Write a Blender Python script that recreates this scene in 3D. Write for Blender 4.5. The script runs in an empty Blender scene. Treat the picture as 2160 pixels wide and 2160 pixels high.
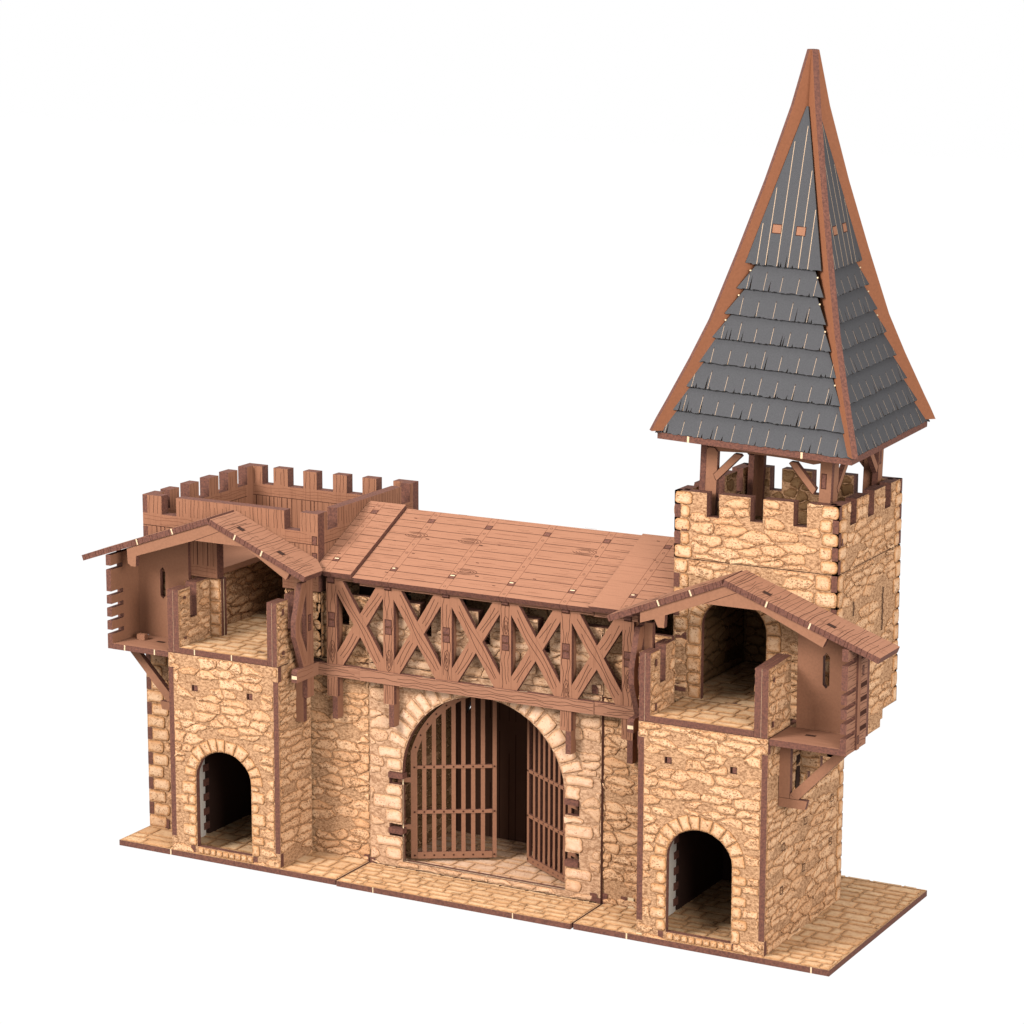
# Laser-cut wooden model castle gate on an added, glowing white ground.
import bpy, bmesh, math, random
from mathutils import Vector, Matrix, Euler
from mathutils.geometry import tessellate_polygon

S = 0.00112                      # one drawing unit (about a millimetre) in metres
T = 2.7                          # board thickness in units
C = bpy.context.scene.collection
RNG = random.Random(7)

# ------------------------------------------------------------------ materials
def new_mat(name):
    m = bpy.data.materials.new(name); m.use_nodes = True
    nt = m.node_tree
    for n in list(nt.nodes): nt.nodes.remove(n)
    out = nt.nodes.new('ShaderNodeOutputMaterial')
    b = nt.nodes.new('ShaderNodeBsdfPrincipled')
    nt.links.new(b.outputs[0], out.inputs[0])
    return m, nt, b

class NB:                        # tiny node builder
    def __init__(s, nt):
        s.nt = nt
        tc = nt.nodes.new('ShaderNodeTexCoord')
        mp = nt.nodes.new('ShaderNodeMapping'); mp.inputs['Scale'].default_value = (1/S,)*3
        nt.links.new(tc.outputs['Object'], mp.inputs[0]); s.co = mp.outputs[0]
    def link(s, a, b): s.nt.links.new(a, b)
    def noise(s, scale, detail=2, rough=.5, stretch=None, dist=0):
        n = s.nt.nodes.new('ShaderNodeTexNoise')
        n.inputs['Scale'].default_value = scale; n.inputs['Detail'].default_value = detail
        n.inputs['Roughness'].default_value = rough; n.inputs['Distortion'].default_value = dist
        co = s.co
        if stretch:
            mp = s.nt.nodes.new('ShaderNodeMapping'); mp.inputs['Scale'].default_value = stretch
            s.link(co, mp.inputs[0]); co = mp.outputs[0]
        s.link(co, n.inputs['Vector']); return n.outputs['Fac']
    def ramp(s, fac, stops):
        r = s.nt.nodes.new('ShaderNodeValToRGB'); cr = r.color_ramp
        while len(cr.elements) < len(stops): cr.elements.new(.5)
        for e, (p, c) in zip(cr.elements, stops):
            e.position = p; e.color = (c[0], c[1], c[2], 1) if not isinstance(c, (int, float)) else (c, c, c, 1)
        s.link(fac, r.inputs[0]); return r.outputs[0]
    def mix(s, fac, a, b, mode='MIX'):
        m = s.nt.nodes.new('ShaderNodeMix'); m.data_type = 'RGBA'; m.blend_type = mode
        for sock, v in ((m.inputs[0], fac), (m.inputs[6], a), (m.inputs[7], b)):
            if hasattr(v, 'links'): s.link(v, sock)
            elif isinstance(v, (int, float)): sock.default_value = v
            else: sock.default_value = (v[0], v[1], v[2], 1)
        return m.outputs[2]
    def math(s, op, a, b):
        m = s.nt.nodes.new('ShaderNodeMath'); m.operation = op
        for sock, v in ((m.inputs[0], a), (m.inputs[1], b)):
            if hasattr(v, 'links'): s.link(v, sock)
            else: sock.default_value = v
        return m.outputs[0]
    def bump(s, b, h, strength, dist):
        n = s.nt.nodes.new('ShaderNodeBump'); n.inputs['Strength'].default_value = strength
        n.inputs['Distance'].default_value = dist*S
        s.link(h, n.inputs['Height']); s.link(n.outputs[0], b.inputs['Normal'])

def spec(b, v, rough):
    b.inputs['Specular IOR Level'].default_value = v
    b.inputs['Roughness'].default_value = rough

ALB = .64
def alb(c): return tuple(x*ALB for x in c)
def mat_plain(name, col, rough=.75, sp=.2, var=.0, nscale=1.2, stretch=None, dark=None):
    col = alb(col); dark = alb(dark) if dark else None
    m, nt, b = new_mat(name); k = NB(nt)
    if var or dark:
        n = k.noise(nscale, 3, .6, stretch)
        lo = dark or tuple(c*(1-var) for c in col); hi = tuple(min(1, c*(1+var)) for c in col)
        c = k.ramp(n, [(.35, lo), (.65, hi)])
        f = k.noise(2.6, 1, .5)
        c = k.mix(k.ramp(f, [(.4, 0), (.7, .25)]), c, tuple(min(1, x*1.15) for x in col))
        k.link(c, b.inputs['Base Color']); k.bump(b, f, .25, .12)
    else: b.inputs['Base Color'].default_value = (*col, 1)
    spec(b, sp, rough); return m

def mat_stone(name, cream, orange, dark=(.085, .036, .015), speck=.62, rim=.62):
    cream, orange, dark = alb(cream), alb(orange), alb(dark)
    m, nt, b = new_mat(name); k = NB(nt)
    at = nt.nodes.new('ShaderNodeAttribute'); at.attribute_name = 'burn'
    sp = nt.nodes.new('ShaderNodeSeparateColor'); k.link(at.outputs['Color'], sp.inputs[0])
    burn, tint = sp.outputs[0], sp.outputs[1]
    wob = k.math('ADD', burn, k.math('MULTIPLY', k.math('SUBTRACT', k.noise(.55, 3, .7), .5), .85))
    mid = tuple(.42*o+.3*d for o, d in zip(orange, dark))
    c1 = k.ramp(wob, [(0, tuple(rim*x for x in mid)), (.10, mid), (.28, orange), (.74, cream), (1, tuple(min(1, x*1.05) for x in cream))])
    c2 = k.ramp(wob, [(0, mid), (.12, mid), (.42, orange), (1, tuple(.55*x+.45*y for x, y in zip(cream, orange)))])
    c = k.mix(tint, c1, c2)
    mot = k.noise(.3, 3, .65)
    c = k.mix(k.ramp(mot, [(.45, 0), (.68, .5)]), c, tuple(.85*x for x in orange))
    s1 = k.noise(1.0, 2, .75, (1, 1, 1.5), .8)
    big = k.noise(.16, 2, .5)
    s1 = k.math('ADD', s1, k.math('MULTIPLY', k.math('SUBTRACT', big, .5), .3))
    c = k.mix(k.ramp(s1, [(speck, 0), (speck+.06, .8)]), c, tuple(x*1.5 for x in dark))
    k.link(c, b.inputs['Base Color'])
    k.bump(b, k.noise(.8, 3, .6), .35, .35)
    spec(b, .08, .85); return m

def mat_mortar(name, a, d, scale=.55):
    a, d = alb(a), alb(d)
    m, nt, b = new_mat(name); k = NB(nt)
    n1 = k.noise(scale, 4, .7, (.8, .8, 1.4), .6)
    n2 = k.noise(scale*3, 2, .6)
    c = k.ramp(n1, [(.36, d), (.47, tuple(.5*(x+y) for x, y in zip(a, d))), (.56, a), (.7, tuple(min(1, x*1.15) for x in a))])
    c = k.mix(k.ramp(n2, [(.55, 0), (.66, .6)]), c, d)
    k.link(c, b.inputs['Base Color']); k.bump(b, n1, .5, .5)
    spec(b, .06, .9); return m

def mat_wood(name, col, line, along):
    col, line = alb(col), alb(line)
    m, nt, b = new_mat(name); k = NB(nt)
    st = {'x': (.05, 1.3, 1.3), 'y': (1.3, .05, 1.3), 'z': (1.3, 1.3, .05)}[along]
    n = k.noise(1.0, 3, .6, st)
    g = k.noise(2.4, 1, .5)
    base = k.mix(k.ramp(g, [(.35, 0), (.7, .5)]), col, tuple(min(1, x*1.16) for x in col))
    c = k.mix(k.ramp(n, [(.52, 0), (.72, .55)]), base, line)
    k.link(c, b.inputs['Base Color']); k.bump(b, g, .2, .1)
    spec(b, .1, .75); return m

CR, OR = (.60, .385, .235), (.47, .235, .105)
MATS = {}
MATS['stone'] = mat_stone('rubble_stone', (.62, .385, .225), (.47, .235, .11), speck=.535)
MATS['block'] = mat_stone('dressed_stone', CR, (.45, .215, .09), speck=.575)
MATS['paver'] = mat_stone('paving_stone', (.56, .37, .215), (.43, .22, .10), speck=.63, rim=.8)
MATS['pinkblock'] = mat_stone('pale_dressed_stone', (.62, .405, .275), (.50, .27, .14), (.13, .055, .028), speck=.60)
MATS['pinkstone'] = mat_stone('pale_rubble_stone', (.56, .355, .225), (.46, .25, .13), (.13, .055, .028), speck=.565)
MATS['dimstone'] = mat_stone('shaded_rubble_stone', (.22, .125, .06), (.17, .085, .035), speck=.56)  # darker copy of the rubble stone, interior shade painted into its colour
MATS['mortar'] = mat_mortar('mortar', (.46, .265, .145), (.19, .088, .042), .85)
MATS['pinkmortar'] = mat_mortar('pale_mortar', (.48, .29, .175), (.25, .125, .066))
MATS['pavemortar'] = mat_mortar('paving_joint', (.40, .24, .13), (.29, .165, .085))
MATS['dimmortar'] = mat_mortar('shaded_mortar', (.13, .075, .035), (.06, .03, .013))  # darker mortar to match, shade painted into the colour
MATS['mdf'] = mat_plain('smooth_brown_board', (.225, .101, .057), .72, .1, .07, .9)
MATS['edge'] = mat_plain('burnt_board_edge', (.15, .060, .040), .75, .1, .0, 1.1, None, (.072, .031, .024))
MATS['woodz'] = mat_wood('upright_grain_board', (.24, .106, .060), (.13, .05, .027), 'z')
MATS['woodx'] = mat_wood('long_grain_board', (.25, .115, .068), (.14, .055, .032), 'x')
MATS['woody'] = mat_wood('cross_grain_board', (.25, .115, .068), (.14, .055, .032), 'y')
MATS['line'] = mat_plain('engraved_line', (.045, .016, .010), .9, .05)
MATS['softline'] = mat_plain('light_engraved_line', (.13, .048, .027), .9, .05)
MATS['hipwood'] = mat_plain('rust_brown_board', (.215, .080, .038), .72, .1, .07, .9)
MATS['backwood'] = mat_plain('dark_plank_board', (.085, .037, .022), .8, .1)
MATS['nib'] = mat_plain('bare_wood', (.58, .43, .27), .8, .1)
MATS['pale'] = mat_plain('unprinted_board', (.50, .44, .38), .8, .1, .05)
MATS['dark'] = mat_plain('shade_dark_board', (.035, .016, .011), .85, .1)  # near-black colour imitates the shade inside openings and rooms
MATS['slate'] = mat_plain('grey_card', (.050, .049, .052), .7, .1, .08, 1.6)
MATS['slateedge'] = mat_plain('charred_card_edge', (.045, .032, .026), .8, .1)
MATS['slateline'] = mat_plain('scored_card_line', (.40, .28, .185), .8, .1)
MATS['white'] = None
m = bpy.data.materials.new('glowing_white'); m.use_nodes = True  # added emission, keeps the ground blank white and free of shadows
nt = m.node_tree; nt.nodes.clear()
em = nt.nodes.new('ShaderNodeEmission'); em.inputs[0].default_value = (1, 1, 1, 1); em.inputs[1].default_value = 1.02
o_ = nt.nodes.new('ShaderNodeOutputMaterial'); nt.links.new(em.outputs[0], o_.inputs[0]); MATS['white'] = m

# ------------------------------------------------------------------ frames: (u,v,n) -> xyz, n points out of the face
def FY(y): return lambda u, v, n=0: (u, y-n, v)
def BY(y): return lambda u, v, n=0: (u, y+n, v)
def RX(x): return lambda u, v, n=0: (x+n, u, v)
def LX(x): return lambda u, v, n=0: (x-n, u, v)
def FZ(z): return lambda u, v, n=0: (u, v, z+n)
def FR(o, U, V):
    o, U, V = Vector(o), Vector(U).normalized(), Vector(V).normalized(); N = U.cross(V)
    return lambda u, v, n=0: tuple(o+U*u+V*v+N*n)

# ------------------------------------------------------------------ 2-D helpers
def pip(poly, u, v):
    c = False; j = len(poly)-1
    for i in range(len(poly)):
        a, b = poly[i], poly[j]
        if (a[1] > v) != (b[1] > v) and u < (b[0]-a[0])*(v-a[1])/(b[1]-a[1])+a[0]: c = not c
        j = i
    return c
def rect(u0, v0, u1, v1): return [(u0, v0), (u1, v0), (u1, v1), (u0, v1)]
def area(p): return .5*sum(p[i-1][0]*p[i][1]-p[i][0]*p[i-1][1] for i in range(len(p)))
def inset(p, d):
    n = len(p); s = 1 if area(p) > 0 else -1; out = []
    for i in range(n):
        a, b, c = p[i-1], p[i], p[(i+1) % n]
        e1 = (b[0]-a[0], b[1]-a[1]); e2 = (c[0]-b[0], c[1]-b[1])
        l1 = math.hypot(*e1) or 1e-6; l2 = math.hypot(*e2) or 1e-6
        nx = -s*(e1[1]/l1+e2[1]/l2); ny = s*(e1[0]/l1+e2[0]/l2); l = math.hypot(nx, ny) or 1e-6
        out.append((b[0]+nx/l*d, b[1]+ny/l*d))
    return out
def chaikin(p, it=1, q=.25):
    for _ in range(it):
        o = []
        for i in range(len(p)):
            a, b = p[i], p[(i+1) % len(p)]
            o += [(a[0]*(1-q)+b[0]*q, a[1]*(1-q)+b[1]*q), (a[0]*q+b[0]*(1-q), a[1]*q+b[1]*(1-q))]
        p = o
    return p
def rrect(u0, v0, u1, v1, r=1.2, j=.25, rng=RNG):
    r = min(r, .45*abs(u1-u0), .45*abs(v1-v0))
    p = []
    for cx, cy, a0 in ((u1-r, v1-r, 0), (u0+r, v1-r, 90), (u0+r, v0+r, 180), (u1-r, v0+r, 270)):
        for a in (8, 45, 82):
            t = math.radians(a0+a); p.append((cx+r*math.cos(t)+rng.uniform(-j, j)*.5, cy+r*math.sin(t)+rng.uniform(-j, j)*.5))
        nxt = {0: ((u0+u1)/2, v1), 90: (u0, (v0+v1)/2), 180: ((u0+u1)/2, v0), 270: (u1, (v0+v1)/2)}[a0]
        p.append((nxt[0]+rng.uniform(-j, j), nxt[1]+rng.uniform(-j, j)*.7))
    return p
def clip(poly, px, py, nx, ny):          # keep side where (p-P).N <= 0
    o = []
    for i in range(len(poly)):
        a, b = poly[i], poly[(i+1) % len(poly)]
        da = (a[0]-px)*nx+(a[1]-py)*ny; db = (b[0]-px)*nx+(b[1]-py)*ny
        if da <= 0: o.append(a)
        if (da < 0 < db) or (db < 0 < da):
            t = da/(da-db); o.append((a[0]+(b[0]-a[0])*t, a[1]+(b[1]-a[1])*t))
    return o
def voronoi(u0, v0, u1, v1, du, dv, rng, jit=.42):
    k = dv/du*1.05; pts = []
    nv = max(1, round((v1-v0)/dv)); v = v0+dv*.3
    r = 0
    while v < v1+dv*.5:
        u = u0-du*rng.uniform(0, 1); step = 0
        while u < u1+du:
            w = du*rng.uniform(.45, 1.6)
            pts.append((u+w/2+rng.uniform(-jit, jit)*du*.4, v+rng.uniform(-jit, jit)*dv)); u += w
        v += dv*rng.uniform(.7, 1.3); r += 1
    cells = []
    for i, p in enumerate(pts):
        q = sorted(((pp[0]-p[0])*k)**2+(pp[1]-p[1])**2 for pp in pts)[:18][-1]
        cell = [(x*k, y) for x, y in rect(u0, v0, u1, v1)]
        for jx, pp in enumerate(pts):
            if jx == i: continue
            dx, dy = (pp[0]-p[0])*k, pp[1]-p[1]
            if dx*dx+dy*dy > q: continue
            cell = clip(cell, p[0]*k+dx/2, p[1]+dy/2, dx, dy)
            if len(cell) < 3: break
        if len(cell) >= 3: cells.append([(x/k, y) for x, y in cell])
    return cells

# ------------------------------------------------------------------ mesh builder
class MB:
    def __init__(s): s.v = []; s.f = []; s.m = []; s.c = []
    def add(s, pts, cols=None):
        i = len(s.v); s.v += pts; s.c += cols or [(1, 0)]*len(pts); return i
    def face(s, idx, mat): s.f.append(tuple(idx)); s.m.append(mat)
    def prism(s, F, out, t=T, mf='mdf', ms='edge', mb=None, holes=(), n0=0):
        mb = mb or mf
        loops = [out]+list(holes); flat = [p for l in loops for p in l]
        tri = tessellate_polygon([[Vector((p[0], p[1], 0)) for p in l] for l in loops])
        a = s.add([F(p[0], p[1], n0) for p in flat]); b = s.add([F(p[0], p[1], n0-t) for p in flat])
        for x in tri:
            s.face([a+i for i in x], mf); s.face([b+i for i in reversed(x)], mb)
        k = 0
        for l in loops:
            n = len(l)
            for i in range(n):
                j = (i+1) % n
                p = s.add([s.v[a+k+i], s.v[a+k+j], s.v[b+k+j], s.v[b+k+i]]); s.face((p, p+1, p+2, p+3), ms)
            k += n
        return s
    def box(s, x0, y0, z0, x1, y1, z1, m='mdf', top=None, front=None, right=None):
        p = [(x, y, z) for z in (z0, z1) for y in (y0, y1) for x in (x0, x1)]
        for q, mm in (((0, 2, 3, 1), m), ((4, 5, 7, 6), top or m), ((0, 1, 5, 4), front or m), ((2, 6, 7, 3), m), ((0, 4, 6, 2), m), ((1, 3, 7, 5), right or m)):
            i = s.add([p[k] for k in q]); s.face((i, i+1, i+2, i+3), mm)
        return s
    def ribbon(s, F, pts, w=.32, m='line', n=.03, closed=False):
        k = len(pts); L = []; R = []
        for i in range(k):
            a = pts[(i-1) % k] if (i or closed) else pts[i]; b = pts[(i+1) % k] if (i < k-1 or closed) else pts[i]
            dx, dy = b[0]-a[0], b[1]-a[1]; l = math.hypot(dx, dy) or 1e-6
            ox, oy = -dy/l*w/2, dx/l*w/2
            L.append(F(pts[i][0]+ox, pts[i][1]+oy, n)); R.append(F(pts[i][0]-ox, pts[i][1]-oy, n))
        a = s.add(L); b = s.add(R)
        for i in range(k if closed else k-1):
            j = (i+1) % k; s.face((a+i, a+j, b+j, b+i), m)
    def patch(s, F, poly, m, n=.03):
        a = s.add([F(p[0], p[1], n) for p in poly]); s.face(range(a, a+len(poly)), m)
    def cushion(s, F, p, h=.45, m='stone', tint=0., n0=.01, e=.3, e2=.8):
        r1 = inset(p, e); r2 = inset(p, e+e2)
        A = abs(area(p)); 
        if A < 1.2: return
        if A < 8: r2 = inset(p, e+.35)
        cx = sum(q[0] for q in p)/len(p); cy = sum(q[1] for q in p)/len(p)
        n = len(p); t = (0, tint)
        i0 = s.add([F(u, v, n0) for u, v in p], [(0., tint)]*n)
        i1 = s.add([F(u, v, n0+h*.6) for u, v in r1], [(.3, tint)]*n)
        i2 = s.add([F(u, v, n0+h*.95) for u, v in r2], [(.68, tint)]*n)
        c = s.add([F(cx, cy, n0+h)], [(1., tint)])
        for i in range(n):
            j = (i+1) % n
            s.face((i0+i, i0+j, i1+j, i1+i), m); s.face((i1+i, i1+j, i2+j, i2+i), m); s.face((i2+i, i2+j, c), m)
    def rubble(s, F, box, ok, rng, du=8.2, dv=4.7, m='stone', h=.65, drop=.13, orange=.35):
        for cell in voronoi(*box, du, dv, rng):
            if rng.random() < drop: continue
            g = rng.uniform(.08, .34)
            p = inset(cell, g); q_ = []
            if len(p) < 3 or abs(area(p)) < 1.5 or area(p)*area(cell) < 0: continue
            for i in range(len(p)):
                a, b = p[i], p[(i+1) % len(p)]; L = math.hypot(b[0]-a[0], b[1]-a[1]); kk = max(1, int(L/1.5)); pw = 0
                for j in range(kk):
                    t = (j+.5)/kk if kk > 1 else .5; w_ = rng.uniform(-.45, .45)
                    q_.append((a[0]+(b[0]-a[0])*t+w_*(b[1]-a[1])/(L+.1), a[1]+(b[1]-a[1])*t-w_*(b[0]-a[0])/(L+.1)))
            p = chaikin(q_, 1, .16) if len(q_) < 16 else q_
            if len(p) < 4 or abs(area(p)) < 1.3 or area(p)*area(cell) < 0: continue
            cx = sum(q[0] for q in p)/len(p); cy = sum(q[1] for q in p)/len(p)
            if not ok(cx, cy): continue
            o = []; bad = 0
            for u, v in p:
                if ok(u, v): o.append((u, v)); continue
                bad += 1; a, b = 0., 1.
                for _ in range(7):
                    t = (a+b)/2
                    if ok(cx+(u-cx)*t, cy+(v-cy)*t): a = t
                    else: b = t
                a = max(0, a-.05); o.append((cx+(u-cx)*a, cy+(v-cy)*a))
            if bad and any(not ok((o[i][0]*t+o[i-1][0]*(1-t)), (o[i][1]*t+o[i-1][1]*(1-t))) for i in range(len(o)) for t in (.5, .25, .75)): continue
            s.cushion(F, o, h*rng.uniform(.7, 1.2), m, min(1, max(0, rng.gauss(orange, .3))), e=.2)
            if rng.random() < .15 and not bad:          # a carved crack
                d = rng.uniform(-1, 1)
                s.ribbon(F, [(cx-1.4+rng.uniform(-.5, .5), cy+.6*d), (cx-.3, cy+.1*d+rng.uniform(-.2, .2)), (cx+1.2, cy-.7*d)], .22, 'softline', h+.06)
    def build(s, name, parent=None, base=(0, 0, 0), smooth=False, label=None):
        me = bpy.data.meshes.new(name)
        me.from_pydata([((x-base[0])*S, (y-base[1])*S, (z-base[2])*S) for x, y, z in s.v], [], s.f)
        names = []
        for x in s.m:
            if x not in names: names.append(x)
        for x in names: me.materials.append(MATS[x])
        me.polygons.foreach_set('material_index', [names.index(x) for x in s.m])
        at = me.attributes.new('burn', 'FLOAT_COLOR', 'POINT')
        at.data.foreach_set('color', [q for c in s.c for q in (c[0], c[1], 0, 1)])
        me.update()
        o = bpy.data.objects.new(name, me); C.objects.link(o)
        if parent: o.parent = parent
        if label: o['label'] = label
        return o

def thing(name, label, cat, base, group=None, rot=None):
    o = bpy.data.objects.new(name, None); C.objects.link(o)
    o.location = tuple(x*S for x in base); o.empty_display_size = .01
    if rot: o.rotation_euler = rot
    o['label'] = label; o['category'] = cat
    if group: o['group'] = group
    return o

# ------------------------------------------------------------------ stone wall face: outline + holes, dressed blocks, rubble
def stone_face(mb, F, out, holes=(), blocks=(), rng=None, m='stone', bm='block', du=11.5, dv=4.0, rub=True, drop=.13, orange=.35, h=.65, avoid=()):
    rng = rng or RNG
    big = [inset(b, -.25) for b in blocks]
    us = [p[0] for p in out]; vs = [p[1] for p in out]
    def ok(u, v):
        if not pip(out, u, v): return False
        for hh in holes:
            if pip(hh, u, v): return False
        for bb in big:
            if pip(bb, u, v): return False
        for a in avoid:
            if pip(a, u, v): return False
        return True
    for b in blocks: mb.cushion(F, b, .75, bm, max(0, rng.gauss(.15, .2)), e=.3, e2=1.15)
    if rub: mb.rubble(F, (min(us)+.15, min(vs)+.15, max(us)-.15, max(vs)-.15), ok, rng, du, dv, m, h, drop, orange)

def arch_outline(cx, hw, z0, zs, rise, n=14):
    p = [(cx+hw, z0), (cx+hw, zs)]
    p += [(cx+hw*math.cos(math.pi*i/n), zs+rise*math.sin(math.pi*i/n)) for i in range(1, n)]
    return p+[(cx-hw, zs), (cx-hw, z0)]
def voussoirs(cx, hw, zs, rise, w, n, rng, gap=.25):
    out = []; a = 0; ws = [rng.uniform(.8, 1.25) for _ in range(n)]; tot = sum(ws)
    for x in ws:
        a0 = math.pi*a/tot; a += x; a1 = math.pi*a/tot
        g = gap/hw*.7; a0 += g; a1 -= g
        ww = w*rng.uniform(.9, 1.08); k = 4
        inner = [(cx+(hw+.1)*math.cos(a0+(a1-a0)*i/k), zs+(rise+.1)*math.sin(a0+(a1-a0)*i/k)) for i in range(k+1)]
        outer = [(cx+(hw+ww)*math.cos(a0+(a1-a0)*i/k), zs+(rise+ww)*math.sin(a0+(a1-a0)*i/k)) for i in range(k, -1, -1)]
        outer = [outer[0]]+outer[1:-1]+[outer[-1]]
        out.append(inner+outer)
    return out
def jamb_blocks(x_in, sgn, z0, z1, rng, wmin=4.5, wmax=7.6, hmin=4.2, hmax=6.4):
    out = []; z = z0; i = 0
    while z < z1-2:
        hh = rng.uniform(hmin, hmax)
        if z+hh > z1-2.2: hh = z1-z
        w = (wmax if i % 2 else wmin)*rng.uniform(.9, 1.08); i += 1
        a, b = x_in+sgn*.12, x_in+sgn*w
        out.append(rrect(min(a, b), z+.15, max(a, b), z+hh-.15, 1.3 if wmax < 10 else 1.6, .25 if wmax < 10 else .5, rng)); z += hh
    return out
def quoins(x, sgn, z0, z1, n, rng, wide=8.3, narrow=6.2, phase=0, tab=T):
    """corner blocks; on every other row the neighbour board's finger shows for the width tab"""
    bl = []; tabs = []; dz = (z1-z0)/n
    for i in range(n):
        a, b = z0+i*dz, z0+(i+1)*dz
        if (i+phase) % 2: tabs.append((min(x, x+sgn*tab), a+.1, max(x, x+sgn*tab), b-.1)); xa = x+sgn*(tab+.15); w = narrow+tab-1.5*rng.random()
        else: xa = x+sgn*.1; w = wide-1.5*rng.random()
        xb = x+sgn*w
        bl.append(rrect(min(xa, xb), a+.2, max(xa, xb), b-.2, 1.5, .25, rng))
    return bl, tabs
def pavers(mb, F, out, rng, holes=(), rh=(4.4, 6.2), rw=(7, 13), m='paver', n0=.0, h=.4):
    us = [p[0] for p in out]; vs = [p[1] for p in out]
    def ok(u, v): return pip(out, u, v) and not any(pip(q, u, v) for q in holes)
    v = min(vs)
    while v < max(vs):
        hh = rng.uniform(rh[0]*.72, rh[1]*1.15); u = min(us)-rng.uniform(0, 6)
        while u < max(us):
            w = rng.uniform(rw[0]*.6, rw[1]*1.15); cx, cy = u+w/2, v+hh/2
            a0, b0, a1, b1 = max(u, min(us)), v, min(u+w, max(us)), min(v+hh, max(vs))
            if a1-a0 > 1.4 and b1-b0 > 1.4:
                p = rrect(a0+.16, b0+.16, a1-.16, b1-.16, 1.1, .3, rng)
                cx, cy = (a0+a1)/2, (b0+b1)/2
                if ok(cx, cy):
                    o = []
                    for uu, vv in p:
                        t = 1.
                        while t > .1 and not ok(cx+(uu-cx)*t, cy+(vv-cy)*t): t -= .07
                        o.append((cx+(uu-cx)*t, cy+(vv-cy)*t))
                    mb.cushion(F, o, h, m, max(0, min(1, rng.gauss(.25, .3))), n0=.01+n0, e=.3, e2=1.3)
            u += w
        v += hh

# wood engraving --------------------------------------------------------------
def grain(mb, F, u0, v0, u1, v1, along='v', n=3, rng=RNG, amp=.35, w=.2, m='line'):
    for i in range(n):
        t = (i+.5+rng.uniform(-.25, .25))/n; pts = []; ph = rng.uniform(0, 6); ph2 = rng.uniform(0, 6)
        L = (v1-v0) if along == 'v' else (u1-u0); k = max(4, int(abs(L)/1.6))
        a0 = rng.choice([0, 0, rng.uniform(0, .25)]); a1 = rng.choice([1, 1, rng.uniform(.7, 1)])
        for j in range(k+1):
            q = a0+(a1-a0)*j/k; off = amp*(math.sin(q*L*.32+ph)+.5*math.sin(q*L*.8+ph2))
            if along == 'v': u = u0+(u1-u0)*t+off; v = v0+(v1-v0)*q; u = min(max(u, u0+.15), u1-.15)
            else: v = v0+(v1-v0)*t+off; u = u0+(u1-u0)*q; v = min(max(v, v0+.15), v1-.15)
            pts.append((u, v))
        mb.ribbon(F, pts, w, m)
def knot(mb, F, cu, cv, ru, rv, n=3, rng=RNG, m='line', w=.2):
    for i in range(n):
        s = (i+.6)/n; k = 14
        mb.ribbon(F, [(cu+ru*s*math.cos(6.283*j/k)*rng.uniform(.88, 1.1), cv+rv*s*math.sin(6.283*j/k)*rng.uniform(.9, 1.08)) for j in range(k)], w, m, closed=True)
def ring(mb, F, cu, cv, r, m='line', w=.16):
    mb.ribbon(F, [(cu+r*math.cos(6.283*j/10), cv+r*math.sin(6.283*j/10)) for j in range(10)], w, m, closed=True)
def slot(mb, F, u0, v0, u1, v1, fill='edge'):     # a board tab showing in its slot
    mb.patch(F, rect(u0-.35, v0-.35, u1+.35, v1+.35), 'line', .02)
    mb.patch(F, rect(u0, v0, u1, v1), fill, .06)

CX = -91.5                       # the plan is mirrored about this line
def mx(x): return 2*CX-x

exec_order = []
# ================================================================== ground
g = MB(); g.box(-4000, -4000, -3, 4000, 4000, -.02, 'white')  # added glowing sheet standing in for a blank white background
tab = g.build('backdrop'); tab['kind'] = 'structure'; tab['label'] = 'glowing white tabletop added under the model castle'

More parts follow.
